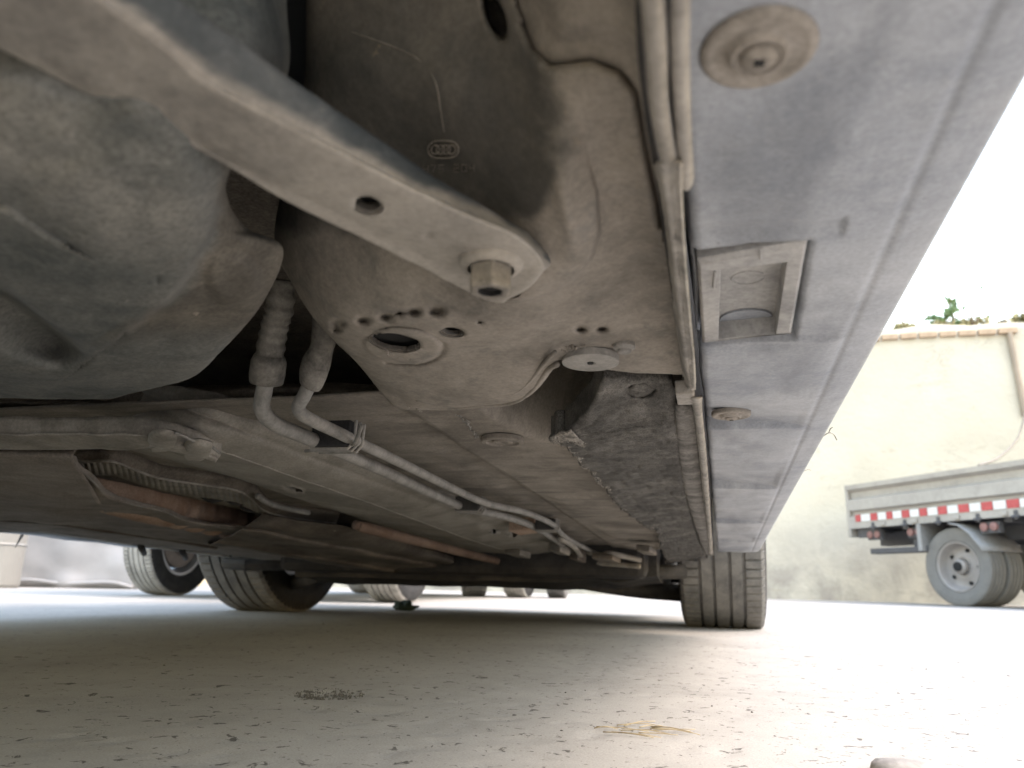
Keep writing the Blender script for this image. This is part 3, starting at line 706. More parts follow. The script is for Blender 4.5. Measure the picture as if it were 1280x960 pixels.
# --- floor pan running forward
def floor_sheet():
    ys = np.concatenate([np.arange(.50, 1.0, .004), np.arange(1.0, 1.93, .008)]); xs = np.arange(-.80, -.02, .005)
    Xg, Yg = np.meshgrid(xs, ys); Z = np.full(Xg.shape, CAMC[2] + .150)
    se = -.243 + .01 * np.sin(Yg * 2)
    Z += -.0055 * sstep(-.003, .003, Xg - se)                 # outer sheet laps under the inner one
    for y0, w_, h_ in ((.70, .02, .003), (.80, .015, .0025), (.93, .02, .003), (1.06, .018, .003), (1.24, .02, .003), (1.45, .025, .003), (1.66, .02, .004)):
        Z -= 1.6 * h_ * np.exp(-((Yg - y0 - .04 * np.abs(Xg + .3)) / w_) ** 2) * sstep(se - .02, se - .04, Xg) * sstep(-.60, -.45, Xg)
    for y0 in (.98, 1.36, 1.72):
        Z -= .003 * sstep(y0, y0 + .015, Yg) * (1 - sstep(y0 + .20, y0 + .24, Yg)) * sstep(-.225, -.205, Xg)
    Z += .0012 * fbm(np.stack([Xg * 16, Yg * 16, Z * 0], -1), 4)
    Z += .02 * sstep(1.86, 1.93, Yg)
    # hollow between the rail end and the felt cover
    hc = car(722, 520, .15); Z += .085 * sstep(1.2, .85, np.hypot((Xg - hc[0]) / .052, (Yg - hc[1] + .04) / .12))
    obj('floor_pan', (np.stack([Xg, Yg, Z], -1).reshape(-1, 3), grid_faces(*Xg.shape)), M_floor, root, smooth=True, off=OFF, solid=.002)
floor_sheet()
obj('upper_floor', MB().box((-1.52, -.3, CAMC[2] + .30), (.07, 1.95, CAMC[2] + .31)).out(), M_dirt, root, off=OFF)

# --- torn felt cover
LF = [(757, 474), (742, 508), (715, 536), (694, 548), (706, 552), (722, 570), (742, 592), (764, 616), (786, 640), (808, 656), (822, 664), (828, 684), (836, 706)]
RF = [(838, 472), (842, 490), (845, 515), (846, 530), (847, 545), (849, 562), (853, 585), (857, 610), (862, 636), (867, 655), (872, 672), (877, 684), (882, 694)]
UF = [.136, .134, .131, .128, .128, .129, .130, .130, .130, .129, .127, .125, .122]
LF = [tuple(p) for p in crom(np.array(LF, float), 70, 0)]; RF = [tuple(p) for p in crom(np.array(RF, float), 70, 0)]; UF = list(np.interp(np.linspace(0, 1, 70), np.linspace(0, 1, 13), UF))
LF = [(x + rng.normal(0, 1.7) * (i > 12), y + rng.normal(0, 1.0) * (i > 12)) for i, (x, y) in enumerate(LF)]
rowsF = []
for (l, r, u) in zip(LF, RF, UF):
    m_ = lambda k: (l[0] + (r[0] - l[0]) * k, l[1] + (r[1] - l[1]) * k)
    rowsF.append([lift((*l, u), .02), lift((*l, u), .004), (*l, u), (*m_(.25), u + .002), (*m_(.5), u + .004), (*m_(.75), u + .005), (*m_(.93), u + .005), (*r, u + .007)])
rowsF = [[lift(p, .02) for p in rowsF[0]], [lift(p, .003) for p in rowsF[0]]] + rowsF
def dentF(px, py):
    z = .0016 * sstep(1.05, .9, ell(px, py, 800, 486, 22, 9)) - .0026 * sstep(1.05, .8, ell(px, py, 800, 484, 13, 6))
    z += .0012 * np.exp(-ell(px, py, 820, 566, 9, 4, .2) ** 2) - .0012 * np.exp(-((py - 583) / 4) ** 2) * (px > 800)
    return z
P_('felt_cover', rowsF, 220, 90, M_felt, dent=dentF, rough=.0016, rscale=130, solid=.003)
crumbs('torn_felt_fibres', LF[14:], UF[14:], 620, .0017, M_felt2)
P_('torn_flap', [[(686, 549, .1285), (700, 540, .1275), (714, 537, .127)], [(694, 552, .1275), (708, 547, .126), (722, 546, .126)], [(704, 557, .128), (716, 556, .127), (730, 556, .127)]], 20, 24, M_felt2, rough=.0012, rscale=180, solid=.0012)
crumbs('torn_felt_fibres', [(690, 549), (704, 546), (716, 549), (728, 556)], .127, 220, .0017, M_felt2)
rowsG = [[(846, 500, .150), (846, 512, .1335), (862, 512, .1325), (872, 510, .134)], [(847, 545, .150), (848, 552, .134), (868, 552, .133), (876, 550, .136)], [(855, 600, .150), (856, 606, .134), (876, 606, .133), (882, 604, .136)],
         [(868, 650, .150), (869, 654, .131), (884, 654, .130), (888, 652, .134)], [(880, 690, .150), (881, 692, .129), (889, 694, .128), (892, 694, .132)]]
rowsG = [[lift(p, .006) for p in rowsG[0]]] + rowsG
P_('sill_edge_felt', rowsG, 120, 30, dusty('worn_felt', (.09, .085, .078), (.22, .205, .185), .38, .62, 30, .9, .7, streak=(12, 70, 20), grain=.3), rough=.0012, rscale=120)

# --- fuel tank
rowsT = [
 [(-420, -150, .23), (-200, -150, .21), (0, -150, .20), (140, -150, .20), (250, -150, .205), (320, -150, .22), (352, -150, .25)],
 [(-420, 0, .150), (-200, 0, .145), (0, 0, .146), (130, 0, .150), (240, 0, .157), (315, 0, .168), (353, 0, .195)],
 [(-420, 100, .124), (-200, 100, .121), (0, 100, .121), (120, 100, .124), (230, 100, .129), (310, 100, .142), (352, 100, .170)],
 [(-420, 200, .112), (-200, 200, .110), (0, 200, .1105), (95, 200, .112), (180, 200, .115), (240, 203, .1205), (285, 207, .133)],
 [(-420, 252, .109), (-200, 252, .1070), (0, 252, .1075), (90, 252, .1085), (172, 250, .1115), (232, 250, .1165), (279, 252, .129)],
 [(-420, 282, .108), (-200, 282, .1057), (0, 282, .1062), (92, 282, .1070), (176, 281, .1095), (240, 280, .1150), (304, 288, .132)],
 [(-420, 308, .1078), (-200, 308, .1052), (0, 308, .1055), (96, 308, .1062), (184, 307, .1088), (252, 305, .1165), (345, 312, .136)],
 [(-420, 370, .107), (-200, 370, .1045), (0, 370, .1045), (95, 370, .1050), (175, 370, .108), (245, 368, .1145), (321, 378, .128)],
 [(-420, 430, .108), (-200, 430, .1055), (0, 430, .1050), (85, 430, .1055), (155, 432, .1085), (215, 434, .1130), (268, 442, .120)],
 [(-420, 468, .111), (-200, 468, .108), (0, 468, .1075), (70, 468, .1080), (130, 469, .110), (185, 470, .1135), (233, 472, .118)],
 [(-420, 486, .115), (-200, 486, .112), (0, 487, .111), (60, 488, .1113), (100, 489, .1125), (140, 489, .1145), (172, 488, .117)],
 [(-420, 492, .120), (-200, 492, .117), (0, 493, .116), (55, 494, .1160), (85, 494, .1165), (110, 494, .1175), (132, 493, .119)],
]
rowsT = [r + [(r[-1][0] - 10, r[-1][1] - 4, r[-1][2] + .012), (r[-1][0] - 80, r[-1][1] - 12, r[-1][2] + .07)] for r in rowsT]
rowsT += [[lift(p, .03) for p in rowsT[-1]], [lift(p, .12) for p in rowsT[-1]]]
def dentT(px, py):
    d, s = seg_dist(px, py, [(-200, 262), (-60, 320), (20, 362), (70, 400), (108, 428)])
    z = .019 * sstep(0, 14, d * s) * np.exp(-(np.maximum(0, d - 10) / 50) ** 2) * sstep(122, 70, px) * (py > 250) * sstep(470, 430, py)
    d, s = seg_dist(px, py, [(286, 190), (272, 245), (256, 295), (238, 330), (210, 372), (160, 410)])
    z += .0055 * sstep(-3, 7, -s * d) * np.exp(-(np.maximum(0, d - 30) / 60) ** 2)
    d, s = seg_dist(px, py, [(-100, 238), (10, 262), (60, 296), (78, 305)])
    z += .0020 * sstep(-4, 8, -s * d) * np.exp(-(d / 40) ** 2)
    z += .0012 * np.exp(-ell(px, py, 196, 348, 4, 4) ** 2)
    z += .0012 * fbm(np.stack([px / 90, py / 60, px * 0], -1), 3)
    z -= .0025 * sstep(1.1, .6, ell(px, py, 292, 350, 40, 34, .8))
    return z
def tank_dirt(px, py):
    d, sd_ = seg_dist(px, py, [(286, 190), (272, 245), (256, 295), (238, 330), (205, 372), (150, 405)])
    n = fbm(np.stack([px / 30, py / 30, px * 0 + 2], -1), 4)
    return np.clip(sstep(-4, 16, -d * sd_ + 9 * n) * (py > 180) * sstep(440, 390, py) * .9, 0, 1)
P_('fuel_tank', rowsT, 280, 260, M_tank, dent=dentT, rough=.0003, rscale=110, attr=tank_dirt)
# --- fuel lines with quick connectors, hoses and clips
def corr(name, pts, r0, n, mat, amp):
    p = crom(cars(pts), 160, 0); t = np.linspace(0, 1, 160); r = r0 * (1 + amp * np.sin(t * n * 2 * math.pi)) * (1 + .03 * np.sin(t * 9))
    return obj(name, MB().tube(p, r, 18).out(), mat, root, smooth=True, off=OFF)
M_hose = dusty('dusty_rubber_hose', (.07, .066, .06), (.23, .21, .18), .38, .64, 40, .8, .4, grain=.2)
corr('corrugated_hose', [(352, 350, .200), (349, 385, .1835), (344, 405, .174), (339, 430, .162), (335, 458, .1485)], .0090, 8, M_hose, .055)
T_('hose_collar', [(337, 444, .1553), (336, 452, .1514), (334, 468, .1437), (333, 478, .139), (333, 480, .138)], [.0098, .0115, .0116, .0110, .0080], M_hose, 20)
T_('fuel_line', [(333, 472, .1418), (329, 494, .1313), (327, 508, .1246), (334, 522, .1190), (350, 533, .1180), (372, 542, .1180), (398, 553, .1185), (470, 584, .121), (560, 626, .126), (590, 637, .127), (625, 644, .128), (662, 656, .129), (690, 672, .129), (716, 690, .128), (735, 702, .128)],
   .0056, M_pipe, 14, sub=120)
T_('connector_hose', [(404, 395, .177), (405, 420, .165), (402, 436, .157), (396, 452, .150), (391, 468, .142)], [.0068, .0080, .0075, .0092, .0090], M_hose, 18, sub=40)
T_('hose_collar', [(394, 458, .147), (391, 470, .1412), (389, 481, .136), (388, 484, .1346)], [.0092, .0088, .0073, .0055], M_hose, 18, sub=20)
T_('fuel_line', [(388, 478, .1375), (380, 495, .1294), (373, 508, .1232), (378, 518, .1190), (396, 528, .1180), (425, 542, .119), (500, 578, .123), (590, 622, .128), (620, 632, .129), (655, 640, .131), (690, 655, .130), (708, 672, .1295), (745, 692, .128)],
   .0046, M_pipe, 14, sub=120)
def pipe_clip(px, py, u, w_, l_, h_):
    c = car(px, py, u); b = MB()
    b.box(c + [-w_, -l_, -.0065], c + [w_ * .9, l_, h_]); k = obj('pipe_clip', b.out(), M_dark, root, off=OFF, bevel=.0012)
    for t in (-.7, .0, .7): obj('clip_band', MB().tube([c + [-w_ * 1.02, l_ * t, h_ * .6], c + [-w_ * 1.02, l_ * t, -.0075], c + [w_ * .8, l_ * t, -.0078], c + [w_ * 1.05, l_ * t, -.003], c + [w_ * 1.1, l_ * t, h_]], .0014, 8).out(), M_pipe, k, off=OFF)
pipe_clip(421, 551, .1195, .017, .010, .014)
pipe_clip(588, 633, .127, .017, .014, .012)
pipe_clip(684, 658, .129, .016, .016, .012)
a = cars([(452, 532, .118), (447, 545, .1155), (440, 556, .1145), (415, 560, .115), (382, 564, .116)]); obj('clip_strap', MB().tube(crom(a, 30, 0), .0015, 8).out(), M_pipe, root, smooth=True, off=OFF)

# --- chassis rail, bottom left towards the middle
T1 = [(110, 505), (170, 507), (250, 517), (330, 537), (405, 564), (500, 600), (580, 630), (660, 662), (740, 698)]
B1 = [(108, 522), (165, 530), (240, 550), (305, 572), (385, 600), (455, 624), (525, 650), (600, 677), (690, 704)]
B2 = [(100, 545), (155, 560), (235, 580), (300, 598), (370, 622), (440, 644), (505, 666), (580, 688), (660, 708)]
rowsR = []
for t, b1, b2, du in zip(T1, B1, B2, [.040, .018, .003, 0, 0, 0, 0, 0, 0]):
    rowsR.append([lift((*t, .142 + du), .02), (*t, .142 + du), (t[0] * .5 + b1[0] * .5, t[1] * .5 + b1[1] * .5, .131 + du), (*b1, .125 + du), (b1[0] * .85 + b2[0] * .15, b1[1] * .85 + b2[1] * .15, .1252 + du), (*b2, .137 + du), lift((*b2, .137 + du), .04)])
def dentR(px, py):
    z = .0010 * np.exp(-((py - 575 - .38 * (px - 400)) / 4) ** 2) - .0016 * np.exp(-((px - 600) / 9) ** 2) + .0012 * fbm(np.stack([px / 50, py / 30, px * 0], -1), 3)
    return z
P_('chassis_rail', rowsR, 240, 70, M_rail, dent=dentR, holes=[(617, 664, 3, 3.4, 0), (642, 667, 5, 4, 0), (366, 611, 13, 2.4, .25)], rough=.0006, rscale=60)
# end bracket of the rail
a = car(668, 660, .128); obj('rail_bracket', MB().obox(a, [.006, .05, -.002], [-.05, .02, -.004], [0, 0, .03]).out(), M_rust, root, off=OFF, bevel=.002)
for px_, py_, u_, w__, h__, mt_ in ((700, 690, .112, .03, .02, M_rail), (722, 700, .108, .025, .03, M_dirt), (650, 694, .112, .04, .015, M_rail), (766, 700, .105, .05, .012, M_dirt), (812, 690, .118, .03, .014, M_floor)):
    a = car(px_, py_, u_); obj('rail_bracket', MB().obox(a, [-w__, .02, .004], [.01, .06, -.004], [0, .005, h__]).out(), mt_, root, off=OFF, bevel=.003)
for q in ([(700, 672, .127), (716, 682, .124), (728, 696, .12), (742, 703, .116)], [(735, 690, .125), (752, 694, .120), (764, 692, .122), (800, 700, .115)], [(640, 700, .112), (690, 706, .108), (740, 704, .108), (800, 708, .1)]):
    T_('brake_hose', [p for p in q], .006, M_rail, 10, sub=24)
# --- dirty floor behind the tank and above the exhaust
P_('rear_floor', [[(-300, 490, .175), (0, 490, .175), (200, 486, .175), (330, 482, .178), (480, 480, .178)], [(-300, 500, .165), (0, 500, .165), (200, 498, .165), (330, 490, .165), (500, 500, .165)],
                  [(-300, 530, .155), (0, 530, .155), (200, 525, .152), (330, 535, .152), (500, 560, .155)], [(-300, 552, .160), (0, 552, .160), (200, 552, .158), (330, 565, .155), (500, 610, .155)]], 60, 80, M_dirt,
   dent=lambda x, y: -.004 * np.exp(-((y - 503 - .02 * x) / 2.5) ** 2) + .006 * np.exp(-ell(x, y, 80, 535, 70, 7) ** 2), rough=.0016, rscale=35)
# tunnel roof, darker and higher
obj('tunnel_roof', MB().box((-1.25, .30, CAMC[2] + .232), (-.03, 1.94, CAMC[2] + .24)).out(), M_dirt, root, off=OFF)

# strip of heat shield with clips
rowsH = []
for x, y in ((-200, 541), (-60, 542), (40, 543), (120, 543), (160, 543), (186, 545), (215, 551), (245, 560), (275, 571)):
    h_ = 14 if x < 170 else max(3, 14 - (x - 160) * .12)
    rowsH.append([lift((x, y - 3, .1180), .012), (x, y - 3, .1180), (x - 2, y, .1160), (x - 3, y + h_ * .55, .1140), (x - 4, y + h_, .1132), (x - 5, y + h_ + 2, .1138), lift((x - 5, y + h_ + 2, .1138), .02)])
P_('heat_shield_strip', rowsH, 150, 24, M_shield, dent=lambda x, y: .0012 * np.exp(-ell(x, y, 74, 550, 4, 3) ** 2) + .0012 * np.exp(-ell(x, y, 36, 551, 4, 3) ** 2), rough=.0007, rscale=60)
for dx_, dy_ in ((0, 0), (44, 12)):
    q = lambda x, y, u: (x + dx_, y + dy_, u)
    P_('shield_tab', [[q(184, 547, .1165), q(192, 538, .1165), q(205, 536, .1165), q(222, 540, .1165)], [q(186, 552, .1140), q(195, 545, .1125), q(206, 544, .1125), q(221, 546, .1140)], [q(188, 558, .1130), q(197, 556, .1120), q(208, 555, .1120), q(219, 553, .1135)],
                      [q(190, 562, .1135), q(199, 563, .1130), q(209, 562, .1130), q(216, 558, .1140)]], 24, 30, M_rail, rough=.0005, rscale=80, solid=.002)
T_('shield_lip', [(219, 541, .1150), (232, 546, .1150), (240, 550, .1145), (262, 557, .1140), (274, 566, .1140)], .0012, M_pipe, 8, sub=30)
T_('shield_lip', [(-100, 560, .1125), (60, 561, .1125), (110, 560, .1125), (180, 559, .1125), (198, 557, .1125)], .0010, M_pipe, 8, sub=30)
P_('shield_leaf', [[(22, 541, .121), (40, 540, .121), (60, 542, .121)], [(26, 539, .119), (45, 540, .119), (64, 543, .119)]], 12, 20, M_pipe, rough=.002, rscale=120)

# sheet under the left of the tunnel, and the lens-shaped opening onto the exhaust
LBX = [-400, 0, 50, 127, 276, 440, 560]; LBY = [650, 664, 662, 674, 691, 716, 728]
def lb(x): return float(np.interp(x, LBX, LBY))
UE = [(92, 576), (112, 577), (140, 577), (170, 588), (200, 598), (245, 605), (292, 612), (312, 622), (330, 638), (360, 646), (420, 654)]
LE = [(96, 586), (114, 600), (132, 618), (152, 627), (180, 634), (206, 640), (232, 651), (262, 657), (296, 661), (340, 664), (420, 662)]
sheet = []
def und(x, y):
    xb = x - 30; yb = lb(xb); f = lambda k: (x + (xb - x) * k, y + (yb - y) * k)
    return [lift((x, y, .118), .006), (x, y, .118), (*f(.12), .1165), (*f(.5), .113), (*f(.95), .110), (*f(1), .111), lift((*f(1), .111), .02)]
for (x, y) in LE: sheet.append(und(x, y))
sheet[0:0] = [und(-300, 572), und(-100, 572), und(40, 573), und(88, 577)]
P_('under_shield', sheet, 170, 60, M_plate, dent=lambda x, y: .0022 * np.exp(-((y - 634 - .04 * (x - 60)) / 4) ** 2) * (x < 130) + .002 * fbm(np.stack([x / 60, y / 25, x * 0], -1), 3) - .0015 * np.exp(-((y - .06 * x - 640) / 3) ** 2) * (x > 150), rough=.0008, rscale=30)
P_('shield_plate', [[lift((-90, 569, .1165), .01), lift((92, 575, .1165), .01)], [(-90, 569, .1165), (92, 575, .1165)], [(-90, 600, .114), (110, 602, .1145)], [(-90, 634, .1125), (126, 629, .113)], [lift((-90, 634, .1125), .006), lift((126, 629, .113), .006)]], 40, 40, M_plate, rough=.0008, rscale=40)
T_('shield_strap', [(322, 620, .1330), (336, 629, .1325), (356, 635, .132), (386, 641, .1315)], .0042, M_pipe, 8, sub=20)
T_('sill_glint_and_trim', [(44, 662, .118), (100, 670, .118), (160, 679, .118), (220, 687, .118), (285, 695, .116)], .0042, plain('pale_sill_reflection', (.55, .53, .50), .5), 8, sub=40)  # pale tube: the reflection along the left sill flange, put in as colour
T_('sill_glint_and_trim', [(-40, 646, .112), (60, 652, .112), (130, 662, .112), (200, 672, .112), (270, 684, .11)], .005, M_dirt, 8, sub=40)
for x_ in (176, 228): T_('sill_clip', [(x_, lb(x_) + 3, .113), (x_ + 4, lb(x_) + 12, .108)], .008, M_dark, 8)
sheet = []
for (x, y) in UE: sheet.append([lift((x + 5, y - 14, .150), .02), (x + 5, y - 14, .146), (x + 2, y - 5, .138), (x, y - 1, .1345), (x, y, .1345), lift((x, y, .1345), .003)])
P_('tunnel_shield', sheet, 120, 20, M_dirt, rough=.0008, rscale=40)
T_('shield_lip', [(x, y, .1335) for x, y in UE], .0016, M_shield, 8, sub=80)
T_('shield_lip', [(x, y, .1172) for x, y in LE], .0014, M_shield, 8, sub=80)
rowsW = []
for k in range(101):
    t = k / 100; x = 95 + 235 * t; y = float(np.interp(x, [p[0] for p in UE], [p[1] for p in UE])) + 1
    a = .0008 * math.sin(t * 30 * 2 * math.pi); rowsW.append([(x, y, .1395 + a), (x + 2, y + 8, .1400 + a), (x + 3, y + 14, .1425 + a), (x + 3, y + 18, .165 + a)])
P_('corrugated_shield', rowsW, 420, 14, M_shield)
ex = [(60, 590, .165), (110, 604, .153), (160, 618, .146), (220, 634, .145), (280, 648, .145), (340, 660, .147), (440, 676, .150), (520, 690, .140)]
p = crom(cars(ex), 200, 0); t = np.linspace(0, 1, 200); r = .036 + .006 * np.exp(-((t - .44) / .011) ** 2) + .006 * np.exp(-((t - .49) / .010) ** 2) + .006 * np.exp(-((t - .54) / .010) ** 2) + .006 * np.exp(-((t - .59) / .010) ** 2) - .006 * sstep(.40, .43, t)
r = r - .009 * sstep(.30, .0, t)
obj('exhaust_pipe', MB().tube(p, r, 28).out(), M_rust, root, smooth=True, off=OFF)
for k in ((252, 620), (283, 624), (300, 633)):
    c = car(k[0], k[1], .146); obj('exhaust_hanger', MB().tube(crom(np.array([c, c + [.012, .01, -.006], c + [.02, .03, .002], c + [.012, .04, .016]]), 14, 0), .0032, 8).out(), M_dark, root, smooth=True, off=OFF)
# long rusty strut
M_rust2 = dusty('dark_rust', (.105, .068, .048), (.20, .135, .10), .38, .64, 16, .85, .4, grain=.25)
T_('rusty_strut', [(444, 656, .115), (470, 663, .112), (560, 686, .110), (640, 706, .108), (664, 712, .107)], [.007, .009, .0088, .0085, .007], M_rust2, 14, sub=40)
# tunnel plates and cross member further forward
P_('tunnel_plate', [[(330, 640, .140), (360, 648, .128), (440, 660, .122), (560, 694, .118), (660, 716, .115)], [(300, 662, .113), (340, 666, .110), (440, 680, .104), (560, 704, .100), (650, 721, .096)],
                    [(262, 680, .106), (305, 686, .104), (430, 708, .090), (560, 723, .078), (640, 729, .070)], [lift((262, 684, .106), .05), lift((305, 690, .104), .05), lift((430, 712, .090), .05), lift((560, 726, .078), .05), lift((640, 732, .07), .05)]], 60, 80, M_dirt, dent=lambda x, y: .003 * np.exp(-((y - .18 * (x - 300) - 672) / 4) ** 2) - .004 * np.exp(-((y - .16 * (x - 300) - 684) / 2.5) ** 2) + .003 * np.exp(-((y - .2 * (x - 300) - 656) / 3) ** 2), rough=.002, rscale=14)
a = CAMC[2]
obj('cross_member', MB().box((-1.14, 1.86, a + .075), (-.17, 2.04, a + .20)).out(), M_dark, root, off=OFF, bevel=.02)
def engine_tray():
    xs = np.linspace(-1.12, -.15, 90); ys = np.linspace(1.92, 3.05, 60); Xg, Yg = np.meshgrid(xs, ys)
    Z = a + .062 - .010 * sstep(1.95, 2.1, Yg) + .004 * fbm(np.stack([Xg * 9, Yg * 9, Xg * 0], -1), 3) + .02 * sstep(-.28, -.16, Xg) + .012 * np.exp(-((Xg + .3) / .05) ** 2) + .035 * (Yg - 2.1) * (Yg > 2.1)
    V = np.concatenate([np.stack([Xg, Yg, Z], -1).reshape(-1, 3), np.stack([Xg, Yg, Z * 0 + a + .2], -1).reshape(-1, 3)])
    n = Xg.size; f = grid_faces(*Xg.shape); e = 90
    side = [(i, i + 1, n + i + 1, n + i) for i in range(e - 1)] + [(i * e, (i + 1) * e, n + (i + 1) * e, n + i * e) for i in range(59)] + [(i * e + e - 1, (i + 1) * e + e - 1, n + (i + 1) * e + e - 1, n + i * e + e - 1) for i in range(59)]
    obj('engine_undertray', (V, f + side), M_dark, root, off=OFF)
engine_tray()
for s, X0 in ((1, -.13), (-1, -1.38)):
    p = np.array([(X0 - s * .30, 2.05, a + .085), (X0 - s * .12, 2.22, a + .062), (X0 + s * .02, 2.36, a + .055)])
    obj('control_arm', MB().tube(crom(p, 20, 0), .024, 12).out(), M_dark, root, smooth=True, off=OFF)
    p = np.array([(X0 - s * .35, 2.5, a + .11), (X0 + s * .05, 2.46, a + .10)]); obj('drive_shaft', MB().tube(p, .014, 12).out(), M_dark, root, off=OFF)
    p = np.array([(X0 - s * .2, 2.02, a + .10), (X0 - s * .06, 2.0, a + .095), (X0 + s * .04, 2.04, a + .10)]); obj('arch_liner_edge', MB().tube(p, .018, 10).out(), M_dark, root, off=OFF)
# hanging rag of underseal on the near edge of the under shield
b = MB(); c = car(25, 676, .128); b.add([c + [.01, 0, .02], c + [-.004, .002, .018], c + [-.012, 0, -.018], c + [.008, .004, .02], c + [-.006, .006, .018], c + [-.013, .003, -.017]], [(0, 1, 2), (5, 4, 3), (0, 2, 5, 3), (1, 4, 5, 2), (0, 3, 4, 1)])
obj('torn_flap', b.out(), M_dark, root, off=OFF)

# ------------------------------------------------------------------ wall, bricks, plants
WY = 10.9; _d = MC @ _ray(1200, 407); WT = HC + _d[2] * WY / _d[1]; print('wall height', WT)
M_wall, nt, N, L, B = newmat('limewashed_wall'); v = mapping(nt, (1, 1, 1))
c = mix(nt, ramp(nt, tex(nt, .9, 8, .6, v, .4), .35, .7), (.49, .455, .375), (.56, .525, .44))
c = mix(nt, ramp(nt, tex(nt, 2.2, 8, .7, v, .6), .60, .72), c, (.40, .345, .265))
sx = N.new('ShaderNodeSeparateXYZ'); L.new(v, sx.inputs[0])
low = N.new('ShaderNodeMapRange'); low.inputs[1].default_value = 1.1; low.inputs[2].default_value = .1; L.new(sx.outputs[2], low.inputs[0])
st = mix(nt, 1.0, low.outputs[0], ramp(nt, tex(nt, 1.6, 8, .65, v, .3), .40, .60), 'MULTIPLY'); c = mix(nt, st, c, (.30, .275, .24))
ck = ramp(nt, tex(nt, 1.3, 10, .72, mapping(nt, (1, 1, 2.2)), 1.2), .485, .5); ck2 = ramp(nt, tex(nt, 1.3, 10, .72, mapping(nt, (1, 1, 2.2)), 1.2), .5, .515, (1, 1, 1, 1), (0, 0, 0, 1))
ckm = mix(nt, 1.0, mix(nt, 1.0, ck, ck2, 'MULTIPLY'), ramp(nt, tex(nt, .7, 4, .6, v), .5, .6), 'MULTIPLY'); c = mix(nt, mix(nt, .55, (0, 0, 0), ckm), c, (.25, .22, .18))
c = mix(nt, mix(nt, .5, (0, 0, 0), ramp(nt, tex(nt, 3.5, 9, .72, mapping(nt, (.6, 1, 1.3)), .5), .60, .70)), c, (.36, .31, .235))
L.new(c, B.inputs['Base Color']); B.inputs['Roughness'].default_value = .95; L.new(bump(nt, tex(nt, 14, 8, .7, v, .4), .5, .02), B.inputs['Normal'])
wall = empty('yard_wall', (2.0, WY, 0)); tag(wall, 'tall pale limewashed retaining wall behind the flatbed truck', 'wall')
xs = np.linspace(-16, 18, 160); zs_ = np.linspace(0, WT, 40); Xg, Zg = np.meshgrid(xs, zs_)
Yg = .02 * fbm(np.stack([Xg * 1.1, Zg * 1.1, Xg * 0], -1), 4); Zt = Zg + (Zg > WT - .01) * .05 * fbm(np.stack([Xg * 2.3, Xg * 0, Xg * 0], -1), 3)
V = np.concatenate([np.stack([Xg, Yg, Zt], -1).reshape(-1, 3), np.stack([Xg, Yg + .5, Zt], -1).reshape(-1, 3)]); n = Xg.size
f = grid_faces(*Xg.shape) + [(n + a_, n + d_, n + c_, n + b_) for a_, b_, c_, d_ in grid_faces(*Xg.shape)]
e = 160; f += [(39 * e + i, 39 * e + i + 1, n + 39 * e + i + 1, n + 39 * e + i) for i in range(e - 1)]
obj('wall_face', (V, f), M_wall, wall, smooth=True)
M_brick = plain('dusty_brick', (.40, .30, .215), .95, var=.25, scale=4, bmp=.3)
M_grout = plain('cement_capping', (.30, .25, .20), .95, var=.15, scale=3)
bm_ = None
pa, pb = at(1108, 420, 11), at(1264, 413.5, 11)
def onwall(px, py):
    d = MC @ _ray(px, py); t = (WY - .03) / d[1]; return np.array([0, 0, HC]) + d * t
xa, xb = onwall(1080, 420)[0], onwall(1262, 414)[0]; zb = onwall(1200, 417)[2]
x = xa; k = 0
while x < xb - .05:
    l = rng.uniform(.20, .24)
    if bm_ is None:
        bm_ = obj('brick', MB().box((0, -.035, -.035), (.215, .03, .035)).out(), M_brick, wall, bevel=.006); o = bm_
    else:
        o = bm_.copy(); COL.objects.link(o)
    o.location = (x - 2.0, -.02 + rng.uniform(-.008, .008), zb + rng.uniform(-.006, .006)); o.scale = (l / .235, 1, 1); o.rotation_euler = (0, rng.uniform(-.02, .02), 0)
    x += l + .015
# edge of the neighbouring pier: a vertical joint right of the bricks
q = [onwall(1262, 416), onwall(1268, 450), onwall(1276, 490), onwall(1281, 520)]
obj('wall_joint', MB().tube(crom(np.array(q) - [2, WY, 0], 20, 0), .035, 8).out(), M_grout, wall)
# terrain and plants above the wall
M_dirtbank = plain('dry_bank', (.34, .28, .19), .95, var=.25, scale=2)
xs = np.linspace(-40, 60, 60); ys = np.linspace(WY + .45, WY + 60, 20); Xg, Yg = np.meshgrid(xs, ys)
Zg = WT - .02 + .02 * (Yg - WY) + .12 * fbm(np.stack([Xg * .4, Yg * .4, Xg * 0], -1), 3) * sstep(0, 3, Yg - WY - .4)
tag(obj('earth_bank', (np.stack([Xg, Yg, Zg], -1).reshape(-1, 3), grid_faces(*Xg.shape)), M_dirtbank, smooth=True, solid=.3), kind='structure')
M_dry = plain('dry_shrub_leaf', (.34, .31, .17), .8, var=.3, scale=9)
M_leaf = plain('green_leaf', (.13, .21, .095), .7, var=.3, scale=9)
M_twig = plain('twig', (.16, .12, .08), .9)
def leaf_cloud(n, rx, ry, rz, size, seed, cz=0.0, clump=5):
    g = np.random.default_rng(seed); b = MB(); cl = g.normal(0, .5, (clump, 3)) * [rx, ry, rz * .7]
    for k in range(n):
        c = cl[g.integers(clump)] + g.normal(0, .33, 3) * [rx, ry, rz]; c[2] = abs(c[2] + cz)
        d = g.normal(0, 1, 3); d /= np.linalg.norm(d); e_ = np.cross(d, g.normal(0, 1, 3)); e_ /= np.linalg.norm(e_); s_ = size * g.uniform(.6, 1.4)
        b.add([c - d * s_, c + e_ * s_ * .35, c + d * s_, c - e_ * s_ * .35], [(0, 1, 2, 3)])
    return b.out()
